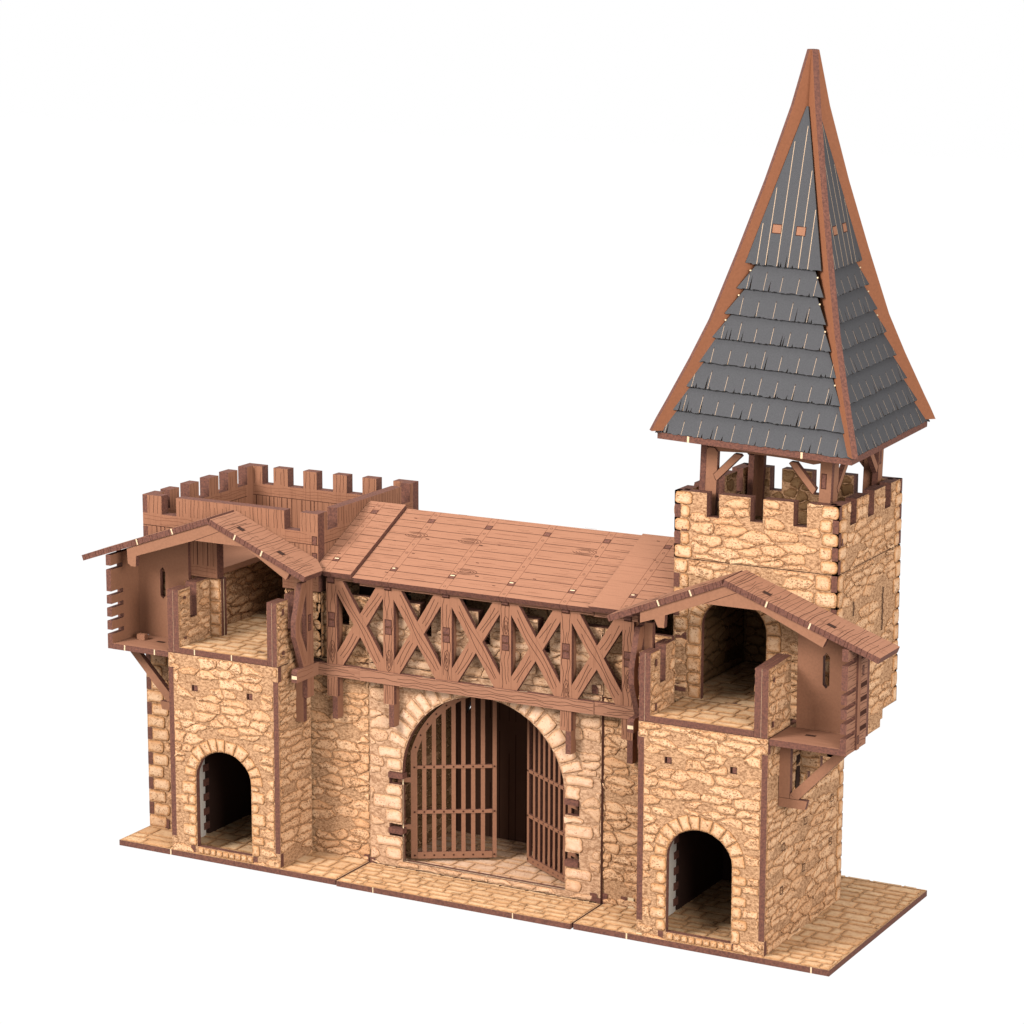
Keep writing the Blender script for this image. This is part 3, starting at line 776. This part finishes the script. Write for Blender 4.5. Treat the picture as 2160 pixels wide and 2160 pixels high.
# ================================================================== gabled side galleries
def gallery(side):
    R = side == 1; M = (lambda x: mx(x)) if R else (lambda x: x)       # drawn for the left, mirrored for the right
    base = (M(-260.), 11, 96.)
    t = thing('timber_gallery', 'gabled brown timber gallery on the outer side of the tall tower' if R else 'gabled brown timber gallery on the outer side of the low tower', 'gallery', base, 'timber galleries with gabled roofs')
    rng = random.Random(61+side)
    def MF(F):       # mirror a frame
        return (lambda u, v, n=0: (lambda p: (M(p[0]), p[1], p[2]))(F(u, v, n)))
    B = lambda mb, name, par=t: mb.build(name, par, base)
    rx = -219.8 if not R else mx(38.4)
    tip_l, tip_r = (-290.6, 136.8), (-168.4, 140.1)
    apex = (rx, 161.5)
    sl = lambda x: apex[1]-(apex[0]-x)*(apex[1]-tip_l[1])/(apex[0]-tip_l[0]) if x < rx else apex[1]-(x-rx)*(apex[1]-tip_r[1])/(tip_r[0]-rx)
    # floor
    mb = MB(); F = MF(FZ(98.65)); mb.prism(F, rect(-274.9, 0, -243.4, 22), T, 'woodx', 'edge', 'mdf')
    slot(mb, F, -258.5, 12.5, -254.5, 14, 'dark')
    for x in (-268, -251):
        if not R: mb.patch(MF(FY(0)), rect(x-.35, 96, x+.35, 98.6), 'nib', .05)
    B(mb, 'floor_board')
    # back panel with an arrow slit
    mb = MB(); F = MF(FY(22))
    cxs = -261. if not R else -259.2
    slit = [(cxs-1.5, 118.8), (cxs, 117.2), (cxs+1.5, 118.8), (cxs+1.5, 131), (cxs, 132.6), (cxs-1.5, 131)]
    e = -246.2
    o = [(-277.5, 98.7), (e, 98.7), (e, sl(e)-.2), (-277.5, sl(-277.5)-.2)]
    mb.prism(F, o, T, 'mdf', 'edge', holes=[slit]); B(mb, 'back_panel')
    # slatted outer panel
    mb = MB(); F = MF(LX(-277.6)); zt_ = sl(-277.6)-.3
    zsl = [135, 122.6, 116.6, 110.4, 104.1]
    p = [(0, 96), (22, 96)]
    p += [(22, zt_), (0, zt_)]
    for z in zsl: p += [(0, z+1.0), (9.4, z+1.0), (9.4, z-1.0), (0, z-1.0)]
    mb.prism(F, p, T, 'woody', 'edge', 'mdf')
    for i, (za, zb_) in enumerate(((96, 103.3), (104.9, 109.6), (111.2, 115.8), (117.4, 121.8), (123.4, 134.2), (135.8, zt_))):
        grain(mb, F, .3, za+.2, 21.7, zb_-.2, 'u', max(2, int((zb_-za)/1.7)), rng, .25, .22)
    for z in zsl: mb.patch(F, rect(13.2, z-1.1, 21.8, z+1.0), 'line', .05)
    mb.prism(F, rect(9.6, 96.2, 12.8, zt_-.1), .8, 'woodz', 'edge', n0=.82); grain(mb, lambda u, v, n=0: F(u, v, n+.82), 9.7, 97, 12.7, zt_-1, 'v', 3, rng, .1, .14, 'softline')
    slot(mb, lambda u, v, n=0: F(u, v, n+.82), 10.2, 99, 11.8, 102, 'edge'); slot(mb, F, 16.5, 127, 18, 130.5, 'edge')
    mb.box(M(-267)-2.2, 11.5, 98.7, M(-267)+2.2, 14.2, 101.4, 'mdf') if not R else None
    B(mb, 'slatted_panel')
    # roof slopes
    slopes = []
    for s_ in (0, 1):
        a = Vector((apex[0], 0, apex[1])); e_ = tip_l if s_ == 0 else tip_r
        b = Vector((e_[0], 0, e_[1])); L = (b-a).length; d = (b-a)/L
        N = Vector((-d.z, 0, d.x)); N = N if N.z > 0 else -N
        F = MF(lambda u, v, n=0, a=a, d=d, N=N: tuple(a+d*v+Vector((0, u, 0))+N*(n+T)))
        back = 22. if not (R and s_ == 0) else 22.
        if s_ == 1: o = [(0, .3), (0, L), (15., L), (22, L-(7.2/abs(d.x))), (22, .3)]
        else: o = [(0, -.6), (0, L), (back, L), (back, -.6)]
        mb = MB(); mb.prism(F, o, T, 'woody', 'edge', 'mdf')
        v = 1.5
        while v < L-1:       # boards run along the ridge
            k = 9; ph = rng.uniform(0, 6); vmax = 22 if s_ == 0 else (22 if v < L-8.5 else 14.5)
            u1 = rng.choice([vmax, rng.uniform(.5, 1)*vmax]); am = rng.uniform(.1, .5)
            mb.ribbon(F, [(u1*j/k, v+am*math.sin(j*.7+ph)) for j in range(k+1)], rng.choice([.16, .2, .3]))
            Fe = lambda p, q, n=0, F=F: F(-n, p, q)
            if rng.random() < .8: mb.ribbon(Fe, [(v+am*math.sin(ph), 0), (v+am*math.sin(ph)+.2, -T)], .22)
            v += rng.uniform(1.0, 2.9)
        for u in (6.6, 9.8): mb.ribbon(F, [(u, .5), (u, L-.5)], .16, 'softline')
        for q in (.2, .62):
            slot(mb, F, 7.2, L*q, 9.3, L*q+3.2, 'dark'); ring(mb, F, 8.2, L*q-3, .6); ring(mb, F, 8.2, L*q+6, .6)
        for q in (.27, .55)[:2]: mb.patch(lambda p, w, n=0, F=F: F(-n, p, w), rect(L*q, -T, L*q+.7, 0), 'nib', .05)
        B(mb, 'roof_slope')
    # gable truss under the roof
    mb = MB(); F = MF(FY(-.0)); g = .15
    flip = R
    fa, fb = (rx-8, rx+19.7) if not R else (rx-16.5, rx+9)
    if not R:
        o = [(-265.8, sl(-265.8)-g), (-265.4, 138.2), (-263.6, 137), (-260.9, 137), (-260.6, 142.1), (fa, 152.9), (fb, 152.9)]
        o += [(-178, sl(-178)-4.2), (-176, sl(-176)-g), (rx, 161.5-g)]
    else:
        o = [(-268, sl(-268)-g), (-266, sl(-266)-5), (fa, 152.9), (fb, 152.9)]
        o += [(-194.4, 145.7), (-194.1, 140.2), (-191.2, 140.2), (-189.5, 143.5), (-182.8, 141.2), (-182.8, sl(-182.8)-g), (rx, 161.5-g)]
    Fin = lambda u, v, n=0: F(u, v, n-.6)
    mb.prism(Fin, o, T, 'mdf', 'edge')
    seam = [(fa, 152.9), (rx+6.4, 158.7)] if not R else [(fb, 152.9), (rx-5.8, 159.2)]
    mb.ribbon(Fin, seam, .22, 'line')
    B(mb, 'gable_truss')
    # bracket below the floor
    mb = MB(); F = MF(FY(11.3))
    mb.prism(F, [(-243.3, 66.5), (-243.3, 95.9), (-248.4, 95.9), (-248.4, 72.2), (-252.2, 70.4), (-256.4, 70.4), (-255.4, 66.5)], T, 'mdf', 'edge')
    mb.prism(F, [(-248.4, 72.4), (-252.2, 70.4), (-276.4, 95.9), (-271.2, 95.9)], T, 'mdf', 'edge')
    mb.ribbon(F, [(-243.4, 70.5), (-252.3, 70.5)], .2); mb.ribbon(F, [(-248.4, 70.6), (-248.4, 72.4)], .2)
    B(mb, 'bracket')
    return t
gallery(0); gallery(1)

# ================================================================== gatehouse
YG = 28.5
base = (CX, 57, 0)
t = thing('gatehouse', 'stone gatehouse with round arch and two open barred gates', 'gatehouse', base)
rng = random.Random(71)
B = lambda mb, name, par=t, label=None: mb.build(name, par, base, label=label)
ga = arch_outline(CX-.3, 42.2, 5.6, 48, 41.5, 26)
hin = [(-141., 42.3, 48.4), (-141., 18.6, 23.2), (-42.5, 41.7, 46.5), (-42.7, 18.6, 24)]
# notches for the hinges are cut from the jambs
ga2 = []
for p in ga: ga2.append(p)
xr, xl = CX-.3+42.2, CX-.3-42.2
ga2 = [(xr, 5.6), (xr, 17.4), (-42.5, 17.4), (-42.5, 24), (xr, 24), (xr, 41.2), (-42.5, 41.2), (-42.5, 48.2)]+[(xr, 48.2)]+ga[2:-2]+[(xl, 48.3), (-141, 48.3), (-141, 42.3), (xl, 42.3), (xl, 23.3), (-141, 23.3), (-141, 17.4), (xl, 17.4), (xl, 5.6)]
o = [(-151.3, T), (-31.7, T), (-31.7, 98.4), (-151.3, 98.4)]
mb = MB(); F = FY(YG)
mb.prism(F, o, T, 'pinkmortar', 'edge', 'dimmortar', [ga2])
bl = [b for b in voussoirs(CX-.3, 42.2, 48, 41.5, 10.2, 23, rng)]
bl = [chaikin(inset(b, .25), 1, .3) for b in bl if sum(p[1] for p in b)/len(b) > 60]
bj = jamb_blocks(xl, -1, 24, 41.8, rng, 9, 14.5, 5.5, 8)+jamb_blocks(xl, -1, 48.8, 60, rng, 8, 13, 5.6, 7)+jamb_blocks(xl, -1, 5.8, 17, rng, 9, 14, 5.5, 6.5)
bj += jamb_blocks(xr, 1, 24.4, 40.8, rng, 9, 14.5, 5.5, 8)+jamb_blocks(xr, 1, 48.6, 60, rng, 8, 13.5, 5.6, 7)+jamb_blocks(xr, 1, 5.8, 17, rng, 9, 14, 5.5, 6.5)
bl = [b for b in bl if min(p[1] for p in b) < 97.6 and max(p[1] for p in b) < 98.6]
stone_face(mb, F, o, [ga2], bl+bj, rng, 'pinkstone', 'pinkblock', du=11.5, dv=4.6, drop=.15, orange=.2)
mb.patch(F, rect(-36.6, 3.2, -33.2, 7), 'edge', .6); mb.patch(F, rect(-33.8, T, -31.3, 5.2), 'edge', .7); mb.patch(F, rect(-151.2, T, -148.4, 5.4), 'edge', .7)
mb.box(xl-.4, YG+.9, 5.6, xl+.1, YG+1.1, 47, 'nib')
B(mb, 'arch_wall')
mb = MB(); mb.box(xl+.1, YG+T+.02, T, xr-.1, YG+T+1.6, 5.3, 'edge'); mb.box(xl+.2, YG+.95, 5.5, xr-.2, YG+1.3, 5.64, 'nib')
for u in (-117, -90, -66): mb.ribbon(FZ(5.6), [(u, YG+.2), (u+1.2, YG+1.6)], .4, 'nib', .06)
B(mb, 'threshold')
# upper wall with crenels behind the timber screen
NG = [(-124.2, -118.2), (-94, -88), (-63.8, -57.8)]
mb = MB(); o = crenel(-151.3, -31.2, NG, 98.7, 114.6, 129)
mb.prism(F, o, 2*T, 'pinkmortar', 'edge', 'dimmortar'); stone_face(mb, F, o, (), (), rng, 'pinkstone', 'pinkblock', du=12, dv=4.6, drop=.2, orange=.2)
mb.patch(F, rect(-36.5, 99, -33.5, 103), 'edge', .5)
B(mb, 'battlement_wall')
# walls either side, set back beside the towers
for sx in (0, 1):
    M = (lambda x: x) if sx == 0 else mx
    mb = MB(); y = 29.2 if sx == 0 else 28.9
    a, b = sorted((M(-184.5), M(-151.6)))
    NK = [(M(-168.), M(-162.2))] if sx == 0 else [(M(-162.2), M(-168.))]
    o = crenel(a, b, NK, T, 114.6, 129)
    F2 = FY(y); mb.prism(F2, o, T, 'mortar', 'edge', 'dimmortar')
    stone_face(mb, F2, o, (), (), rng, du=11, dv=4.2, orange=.55)
    mb.ribbon(F2, [(a, 97.8), (b, 97.8)], .5, 'line', .55)
    if sx:
        mb.ribbon(F2, [(-31.1, T), (-31.1, 98)], 1.1, 'line', .6)  # dark strip painted as the shaded gap beside the arch wall
        for z in (31, 50): mb.ribbon(F2, rect(-9, z-1.5, -6, z+1.5), .5, 'line', .75, True)
        for u in (-31, -21.5, -18): mb.patch(F2, rect(u, T, u+2.8, T+5), 'edge' if u != -18 else 'nib', .5)
        mb.patch(F2, rect(-21.5, 112, -17.5, 115.5), 'edge', .6)
    else: mb.patch(F2, rect(-155, T, -152.2, T+6), 'edge', .5)
    B(mb, 'flank_wall')
# inside of the passage
mb = MB(); F3 = RX(-141.); o = rect(31.5, T, 86.5, 97)
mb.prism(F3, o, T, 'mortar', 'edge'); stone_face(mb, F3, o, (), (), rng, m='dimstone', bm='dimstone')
B(mb, 'passage_wall')
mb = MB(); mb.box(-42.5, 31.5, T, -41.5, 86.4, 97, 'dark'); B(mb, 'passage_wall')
mb = MB(); F4 = FY(86.5); gap = [(-132.8, 62.1), (-129.5, 67.1), (-129.9, 69.7), (-132.3, 64.8)]
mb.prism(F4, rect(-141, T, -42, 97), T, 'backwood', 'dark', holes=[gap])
u = -138
while u < -44:
    mb.ribbon(F4, [(u, 3), (u+.2, rng.uniform(20, 60))], .5, 'line', .05); mb.ribbon(F4, [(u+.2, 62), (u, 95)], .4, 'line', .05); u += rng.uniform(3, 6)
B(mb, 'back_door')
mb = MB(); o = rect(-151.2, YG+T, -31.6, 115); F5 = FZ(3.4)
mb.prism(F5, o, 3.2, 'pinkmortar', 'edge'); pavers(mb, F5, rect(-141, YG+T+.3, -42, 86), rng, m='pinkblock', rh=(6, 8), rw=(10, 17)); B(mb, 'passage_floor')
mb = MB(); mb.box(-175, YG+2*T+.3, 95, -8, 86, 97.8, 'mdf', top='mortar'); B(mb, 'walkway_floor')
mb = MB(); F6 = FY(84); o = rect(-175, 98, -.5, 150); mb.prism(F6, o, T, 'mortar', 'edge', 'dimmortar')
stone_face(mb, F6, rect(-170, 98, -5, 140), (), (), rng, du=11, dv=6, m='stone')
for u in (-166, -136, -106, -76, -46): mb.patch(F6, rect(u, 100, u+5, 138), 'dark', .7)  # flat dark patches painted as shaded openings
B(mb, 'rear_wall')
# hinge brackets
for x0_, x1_, z in ((-140.9, -133.2, 45.4), (-140.9, -133.4, 18.8), (-49.6, -42.6, 46.2), (-49.4, -42.7, 17.6)):
    mb = MB(); mb.box(x0_, 27.4, z, x1_, 31.4, z+2.6, 'edge'); B(mb, 'hinge_bracket')
# barred gate leaves
def leaf(sx):
    h = Vector((-133.2, 34.9, 0)) if sx == 0 else Vector((-50.6, 36.3, 0))
    d = Vector((33.6, 20.7, 0)).normalized() if sx == 0 else Vector((-33.6, 20.9, 0)).normalized()
    Nn = Vector((d.y, -d.x, 0)) if sx == 0 else Vector((-d.y, d.x, 0))
    F = lambda u, v, n=0: tuple(h+d*u+Vector((0, 0, v))+Nn*n)
    par = bpy.data.objects.new('gate_leaf', None); C.objects.link(par); par.parent = t; par.empty_display_size = .01
    b = lambda mb, name: mb.build(name, par, base)
    zb0 = 5.3; zc, Rr = 47.2, 40.3; cu = 39.2
    topz = lambda u, R: zc+math.sqrt(max(0, R*R-(cu-u)**2))
    th = 1.7
    mb = MB(); mb.prism(F, [(0, zb0), (2.95, zb0), (2.95, 57.6), (0, 57.6)], th, 'mdf', 'edge')
    for z in (43.2, 20.6): mb.prism(F, [(-6, z-.9), (.0, z-1.1), (.0, z+1.4), (-3, z+1.1), (-6, z+.4)], th, 'mdf', 'edge')
    b(mb, 'hinge_stile')
    n = 12; us = [0.05+(39.6)*i/n for i in range(n+1)]
    mb = MB(); arc = lambda R, a: (cu+R*math.cos(a), zc+R*math.sin(a))
    A0, A1 = math.pi-math.asin(10.4/Rr), math.pi/2; A = [A0+(A1-A0)*i/16 for i in range(17)]
    mb.prism(F, [arc(Rr, a) for a in A]+[arc(Rr-3, a) for a in reversed(A)], th, 'mdf', 'edge', n0=.25)
    G = lambda u, v, n=0: F(u, v, n+.25)
    for i in range(8):
        u, z = arc(Rr-1.5, A0+(A1-A0)*(i+.3)/8.2); mb.patch(G, [(u+.5*math.cos(k), z+.5*math.sin(k)) for k in (0, 1.05, 2.1, 3.14, 4.2, 5.24)], 'line', .05)
    b(mb, 'arch_rail')
    mb = MB(); mb.prism(F, rect(37.8, zb0, 39.7, topz(38.8, Rr-1)), th, 'mdf', 'edge'); b(mb, 'meeting_stile')
    for i in range(7):
        u = 5.24+4.52*i; mb = MB(); mb.prism(F, rect(u, zb0+2, u+1.95, topz(u+1, Rr-2.5)), th*.85, 'mdf', 'edge', n0=-.05); b(mb, 'bar')
    for z0_, z1_ in ((48.6, 50.2), (27, 28.7), (zb0, 8.5)):
        mb = MB(); mb.prism(F, rect(2.96, z0_, 37.7, z1_), th, 'mdf', 'edge', n0=.3)
        for i in range(9):
            u = (1.7, *[6.2+4.52*j for j in range(7)], 38.7)[i]; z = (z0_+z1_)/2
            mb.patch(F, [(u+.5*math.cos(k), z+.5*math.sin(k)) for k in (0, 1.05, 2.1, 3.14, 4.2, 5.24)], 'line', .36)
        b(mb, 'cross_rail')
leaf(0); leaf(1)

# ================================================================== paving slab before the gate
base = (CX, 13, 0)
mb = MB(); o = rect(-151.2, -2.0, -31.1, 27.6); F = FZ(T-.1)
mb.prism(F, o, T-.1, 'pavemortar', 'edge'); pavers(mb, F, inset(o, .3), random.Random(81), rh=(4.2, 5.6), rw=(7, 13))
for q in ((-142, 6), (-134, 3), (-96, 6.5), (-62, 8), (-50, 12), (-120, 17), (-52, 3.5)):
    mb.ribbon(lambda u, v, n=0: F(u, v, n+.45), rect(q[0], q[1], q[0]+3.4, q[1]+1.9), .25, 'line', .03, True)
for u in (-132, -60): mb.patch(FY(-2.0), rect(u, 0, u+.5, T-.1), 'nib', .04)
sl = mb.build('paving_slab', None, base); sl.location = tuple(x*S for x in base)
sl['label'] = 'long cobbled paving slab lying in front of the arched gate'; sl['category'] = 'paving'; sl['kind'] = 'thing'

# ================================================================== timber screen with plank roof over the gate
base = (CX, 45, 71)
t = thing('timber_hoarding', 'cross braced timber screen with long plank roof over the gate arch', 'hoarding', base)
rng = random.Random(91); YH = 23.4
B = lambda mb, name, par=t: mb.build(name, par, base)
F = FY(YH); PCX = [-168.1+30.25*i for i in range(6)]
for i, c in enumerate(PCX):
    zl = 91.3 if i in (2, 3) else 81.6
    mb = MB(); o = rect(c-2.75, zl, c+2.75, 137)
    mb.prism(F, o, T-.5, 'woodz', 'edge')
    grain(mb, F, c-2.6, 97, c+2.6, 136.5, 'v', 3, rng, .45, .22); 
    if i not in (2, 3): grain(mb, F, c-2.6, 81.8, c+2.6, 91, 'v', 4, rng, .2, .2)
    zk = (103, 102, 106, 125, 100, 108)[i]; knot(mb, F, c+.2, zk, 1.7, 5.8, 3, rng, 'line', .24)
    slot(mb, F, c-1.6, 114.6, c+1.5, 117.4, 'edge'); slot(mb, F, c-1.6, 118.2, c+1.5, 121, 'edge')
    if i not in (2, 3): mb.box(c+.05, YH+.02, 71, c+2.73, 28.4, 81.55, 'mdf', front='edge')
    mb.box(c+.05, YH+T-.4, zl, c+2.73, 28.4, 138, 'mdf')
    mb.ribbon(RX(c+2.73), [(YH+2, 127.5), (YH+4.4, 129)], .35, 'nib', .05)
    B(mb, 'post')
for i in range(5):
    a, b = PCX[i]+2.75, PCX[i+1]-2.75
    for k in (0, 1):
        mb = MB(); ww = 5.4
        if k == 0: p = [(a, 136.6), (a+3.2, 136.6), (b, 102.6), (b, 96.7), (b-3, 96.7), (a, 131)]
        else: p = [(b, 136.6), (b-3.2, 136.6), (a, 102.6), (a, 96.7), (a+3, 96.7), (b, 131)]
        G = lambda u, v, n=0, k=k: F(u, v, n-(.12 if k else .0))
        mb.prism(G, p, T-.5-(.05 if k else 0), 'woodz', 'edge')
        d = Vector((b-a, -34.)) if k == 0 else Vector((a-b, -34.))
        q0 = Vector((a+1.1, 134.5)) if k == 0 else Vector((b-1.1, 134.5)); q1 = Vector((b-1.2, 99)) if k == 0 else Vector((a+1.2, 99))
        dd = (q1-q0).normalized(); nn = Vector((-dd.y, dd.x)); L = (q1-q0).length
        for off in (-.9, 1.0):
            ph = rng.uniform(0, 6); s0 = 2 if rng.random() < .6 else rng.uniform(2, 10)
            pts = [q0+dd*(s0+(L-s0-2)*j/14)+nn*(off+.55*math.sin(j*.55+ph)) for j in range(15)]
            if k == 1:     # leave the half-lap clear
                pts = [x for x in pts if abs((x-(q0+q1)/2).length) > 3.4]
                h_ = [x for x in pts if (x-q0).length < L/2]; g_ = [x for x in pts if (x-q0).length >= L/2]
                for hh in (h_, g_):
                    if len(hh) > 1: mb.ribbon(G, [(x.x, x.y) for x in hh], .25)
            else: mb.ribbon(G, [(x.x, x.y) for x in pts], .25)
        B(mb, 'cross_brace')
# long rail in three lengths
for a, b, dz, dn in ((-175.6, -152.9, 0, .0), (-152.8, -32.9, -.1, .35), (-32.8, -7.4, 0, .0)):
    mb = MB(); G = lambda u, v, n=0: F(u, v, n+dn+.4)
    mb.prism(G, rect(a, 91.1+dz, b, 96.8+dz), T, 'woodx', 'edge'); grain(mb, G, a+.3, 91.4+dz, b-.3, 96.6+dz, 'u', 4, rng, .35, .2)
    if b-a > 50:
        for u in (-120, -88, -70): mb.ribbon(lambda p, q, n=0: (p, YH-.8+q, 96.7+n), [(u, .4), (u+3.5, 1.4)], .35, 'nib', .05)
    B(mb, 'rail')
# plate under the eave
mb = MB()
for a, b, dz in ((-170, -152.9, 1.2), (-152.8, -33, 0), (-33.4, -12, -.4)):
    mb.prism(F, rect(a, 135.6+dz, b, 138.4+dz), T, 'woodx', 'edge', n0=.25)
    grain(mb, lambda u, v, n=0: F(u, v, n+.25), a, 135.7+dz, b, 138+dz, 'u', 2, rng, .2, .16)
for c in PCX: mb.patch(F, rect(c-2, 134.9, c+1.9, 138.6), 'line', .3); mb.box(c-1.6, YH-.9, 135.6, c+1.5, YH+.1, 138.5, 'edge')
B(mb, 'eave_plate')
# roof: three front panels and a plain rear slope
ang = math.radians(25.2); ca, sa = math.cos(ang), math.sin(ang)
EY, EZ = 20., 139.6; RL = (69.4-20.)/ca
def roofF(dz):
    if dz > 1.8: return FR((0, EY-dz*sa, EZ+dz*ca), (1, 0, 0), (0, 49.4+dz*sa, 23.75-dz*ca))
    return FR((0, EY-dz*sa, EZ+dz*ca), (1, 0, 0), (0, ca, sa))
def roof_panel(o, dz, knots, name, lines=True, notch=True):
    mb = MB(); G = roofF(dz); mb.prism(G, o, T, 'woodx', 'edge', 'mdf')
    u0 = min(p[0] for p in o); u1 = max(p[0] for p in o)
    Fe = lambda u, v, n=0: G(u, -n, v)
    v = 3.2
    while v < RL-2:
        us = [u0]+[c for c in PCX if u0+3 < c < u1-3]+[u1]
        for a, b in zip(us[:-1], us[1:]):
            a_, b_ = a+(2. if a != u0 else .2), b-(2. if b != u1 else .2)
            if pip(o, (a_+b_)/2, v) and pip(o, a_+.3, v):
                dv = rng.uniform(-.5, .5); mb.ribbon(G, [(a_, v+dv), ((a_+b_)/2, v+dv+rng.uniform(-.1, .1)), (b_, v+dv)], .3)
                for _ in range(2):
                    x = rng.uniform(a_, b_-3); y = v+rng.uniform(.6, 4); mb.ribbon(G, [(x, y), (x+rng.uniform(3, 9), y+rng.uniform(-.1, .1))], .13, 'softline')
        v += 5.35
    for c in PCX:
        if u0+3 < c < u1-3:
            for s_ in (-1.75, 1.75): mb.ribbon(G, [(c+s_, .1), (c+s_, RL-.2)], .2, 'softline'); mb.ribbon(Fe, [(c+s_, 0), (c+s_, -T)], .2)
            for q in (.04, .2, .41, .53, .65, .78, .95): ring(mb, G, c, RL*q, .55)
            slot(mb, G, c-1.4, RL*.155, c+1.4, RL*.155+2.4, 'edge'); mb.patch(G, rect(c-1.2, RL*.155+1.5, c+1.3*rng.random(), RL*.155+2.2), 'nib', .09); slot(mb, G, c-1.4, RL*.845, c+1.4, RL*.845+2.4, 'edge')
    for ku, kv in knots: 
        for i in range(3): mb.ribbon(G, [(ku+(6.-i*1.6)*math.cos(a_*.5-3.), kv+(2.1-i*.55)*math.sin(a_*.5-3.)) for a_ in range(12)], .24)
        mb.ribbon(G, [(ku+6, kv-2), (ku+8, kv-2.1)], .55)
    for _ in range(int((u1-u0)/12)): 
        x, y = rng.uniform(u0+2, u1-4), rng.uniform(2, RL-3); mb.ribbon(G, [(x, y), (x+1.6, y-.1)], .4) if pip(o, x, y) else None
    x = u0+3
    while x < u1-2: mb.ribbon(Fe, [(x, 0), (x+rng.uniform(-.3, .3), -T*rng.uniform(.5, 1))], .18, 'softline'); x += rng.uniform(3, 9)
    B(mb, name)
roof_panel([(-154.8, 0), (-32.8, 0), (-32.8, RL), (-154.8, RL)], 0, [(-140, 36), (-112, 36), (-103, 14), (-54, 38)], 'roof_panel')
vy = (22.2-EY)/ca
roof_panel([(-170.2, 0), (-155.3, 0), (-155.3, RL+.6), (-175.1, RL+.6), (-175.1, vy+1)], 1.7, [], 'roof_panel')
roof_panel([(-33.6, -1.2), (-12.8, -1.2), (-7.5, vy+.6), (-.6, vy+.6+12), (-.6, RL+.6), (-32.7, RL+.6), (-32.7, 1.2), (-33.6, 1.2)], 1.9, [], 'roof_panel')
mb = MB(); G = FR((0, 118.8, EZ), (-1, 0, 0), (0, -ca, sa)); mb.prism(G, rect(.6, 0, 175, RL), T, 'woodx', 'edge', 'mdf'); B(mb, 'rear_roof_panel')
# short returns at both ends of the screen
for sx in (0, 1):
    M = (lambda x: x) if sx == 0 else mx
    ME = lambda F: (lambda u, v, n=0: (lambda p: (M(p[0]), p[1], p[2]))(F(u, v, n)))
    mb = MB(); G = ME(RX(-175.7))
    mb.prism(G, rect(14., 81.8, 19.6, 137.5), T, 'woodz', 'edge'); grain(mb, G, 14.2, 98, 19.4, 137, 'v', 3, rng, .2, .16, 'softline')
    slot(mb, G, 15.6, 113.5, 17.6, 116.5, 'edge'); slot(mb, G, 15.6, 117.5, 17.6, 120.5, 'edge')
    H = ME(FY(14.1)); mb.prism(H, [(-182.3, 70), (-178., 70), (-178., 83), (-178.5, 83), (-178.5, 138), (-182.3, 138)], T, 'mdf', 'edge'); mb.prism(H, rect(-182.5, 70, -182.2, 74), T, 'mdf', 'edge')
    B(mb, 'return_post')
    mb = MB(); mb.prism(G, [(13.9, 136.5), (10.2, 136.5), (4.6, 119.6), (4.6, 112.4), (11., 97), (14., 97), (14., 103.2), (8.6, 114.5), (8.6, 118.5), (14., 131.5)], T-.1, 'woodz', 'edge')
    for off in (1., 2.2): mb.ribbon(G, [(11+off, 135.5), (5.2+off*.9, 119.2), (5.2+off*.9, 112.8), (11+off*.8, 98.5)], .16, 'softline')
    B(mb, 'return_brace')
    mb = MB(); G2 = ME(RX(-175.3)); mb.prism(G2, [(4.7, 91), (23.2, 91), (23.2, 97), (6, 97), (4.7, 96)], T+.3, 'woody', 'edge')
    grain(mb, G2, 5, 91.3, 23, 96.7, 'u', 2, rng, .2, .16, 'softline')
    mb.patch(ME(FY(4.7)), rect(-178.2, 92.6, -175.4, 94.2), 'nib', .05)
    B(mb, 'return_rail')

# ================================================================== camera, light, render
sc = bpy.context.scene
cam = bpy.data.cameras.new('camera'); co = bpy.data.objects.new('camera', cam); C.objects.link(co)
co.location = (518.78191*S, -1073.70806*S, 434.062104*S)
co.rotation_euler = (1.36793099, -.00227270695, .495993362)
cam.sensor_width = 36; cam.lens = 6.11172709*1000/2160*36; cam.clip_start = .05; cam.clip_end = 50
sc.camera = co
w = bpy.data.worlds.new('World'); sc.world = w; w.use_nodes = True
bg = w.node_tree.nodes['Background']; bg.inputs[0].default_value = (1, 1, 1, 1); bg.inputs[1].default_value = 1.0
def softbox(name, loc, target, size, power, col=(1, .985, .96)):
    l = bpy.data.lights.new(name, 'AREA'); l.shape = 'SQUARE'; l.size = size*S; l.energy = power; l.color = col
    o = bpy.data.objects.new(name, l); C.objects.link(o); o.location = tuple(x*S for x in loc)
    d = Vector(target)-Vector(loc); o.rotation_euler = d.to_track_quat('-Z', 'Y').to_euler()
    return o
softbox('key_softbox', (-620, -820, 820), (-90, 30, 90), 420, 46)
softbox('side_softbox', (900, -700, 500), (20, 40, 90), 500, 32)
softbox('overhead_softbox', (60, 0, 1250), (-60, 50, 60), 600, 17)
sc.view_settings.view_transform = 'Standard'; sc.view_settings.look = 'None'
sc.view_settings.exposure = 0; sc.view_settings.gamma = 1; sc.view_settings.use_curve_mapping = False
sc.render.engine = 'CYCLES'; sc.cycles.max_bounces = 6; sc.cycles.diffuse_bounces = 3
sc.cycles.use_denoising = True
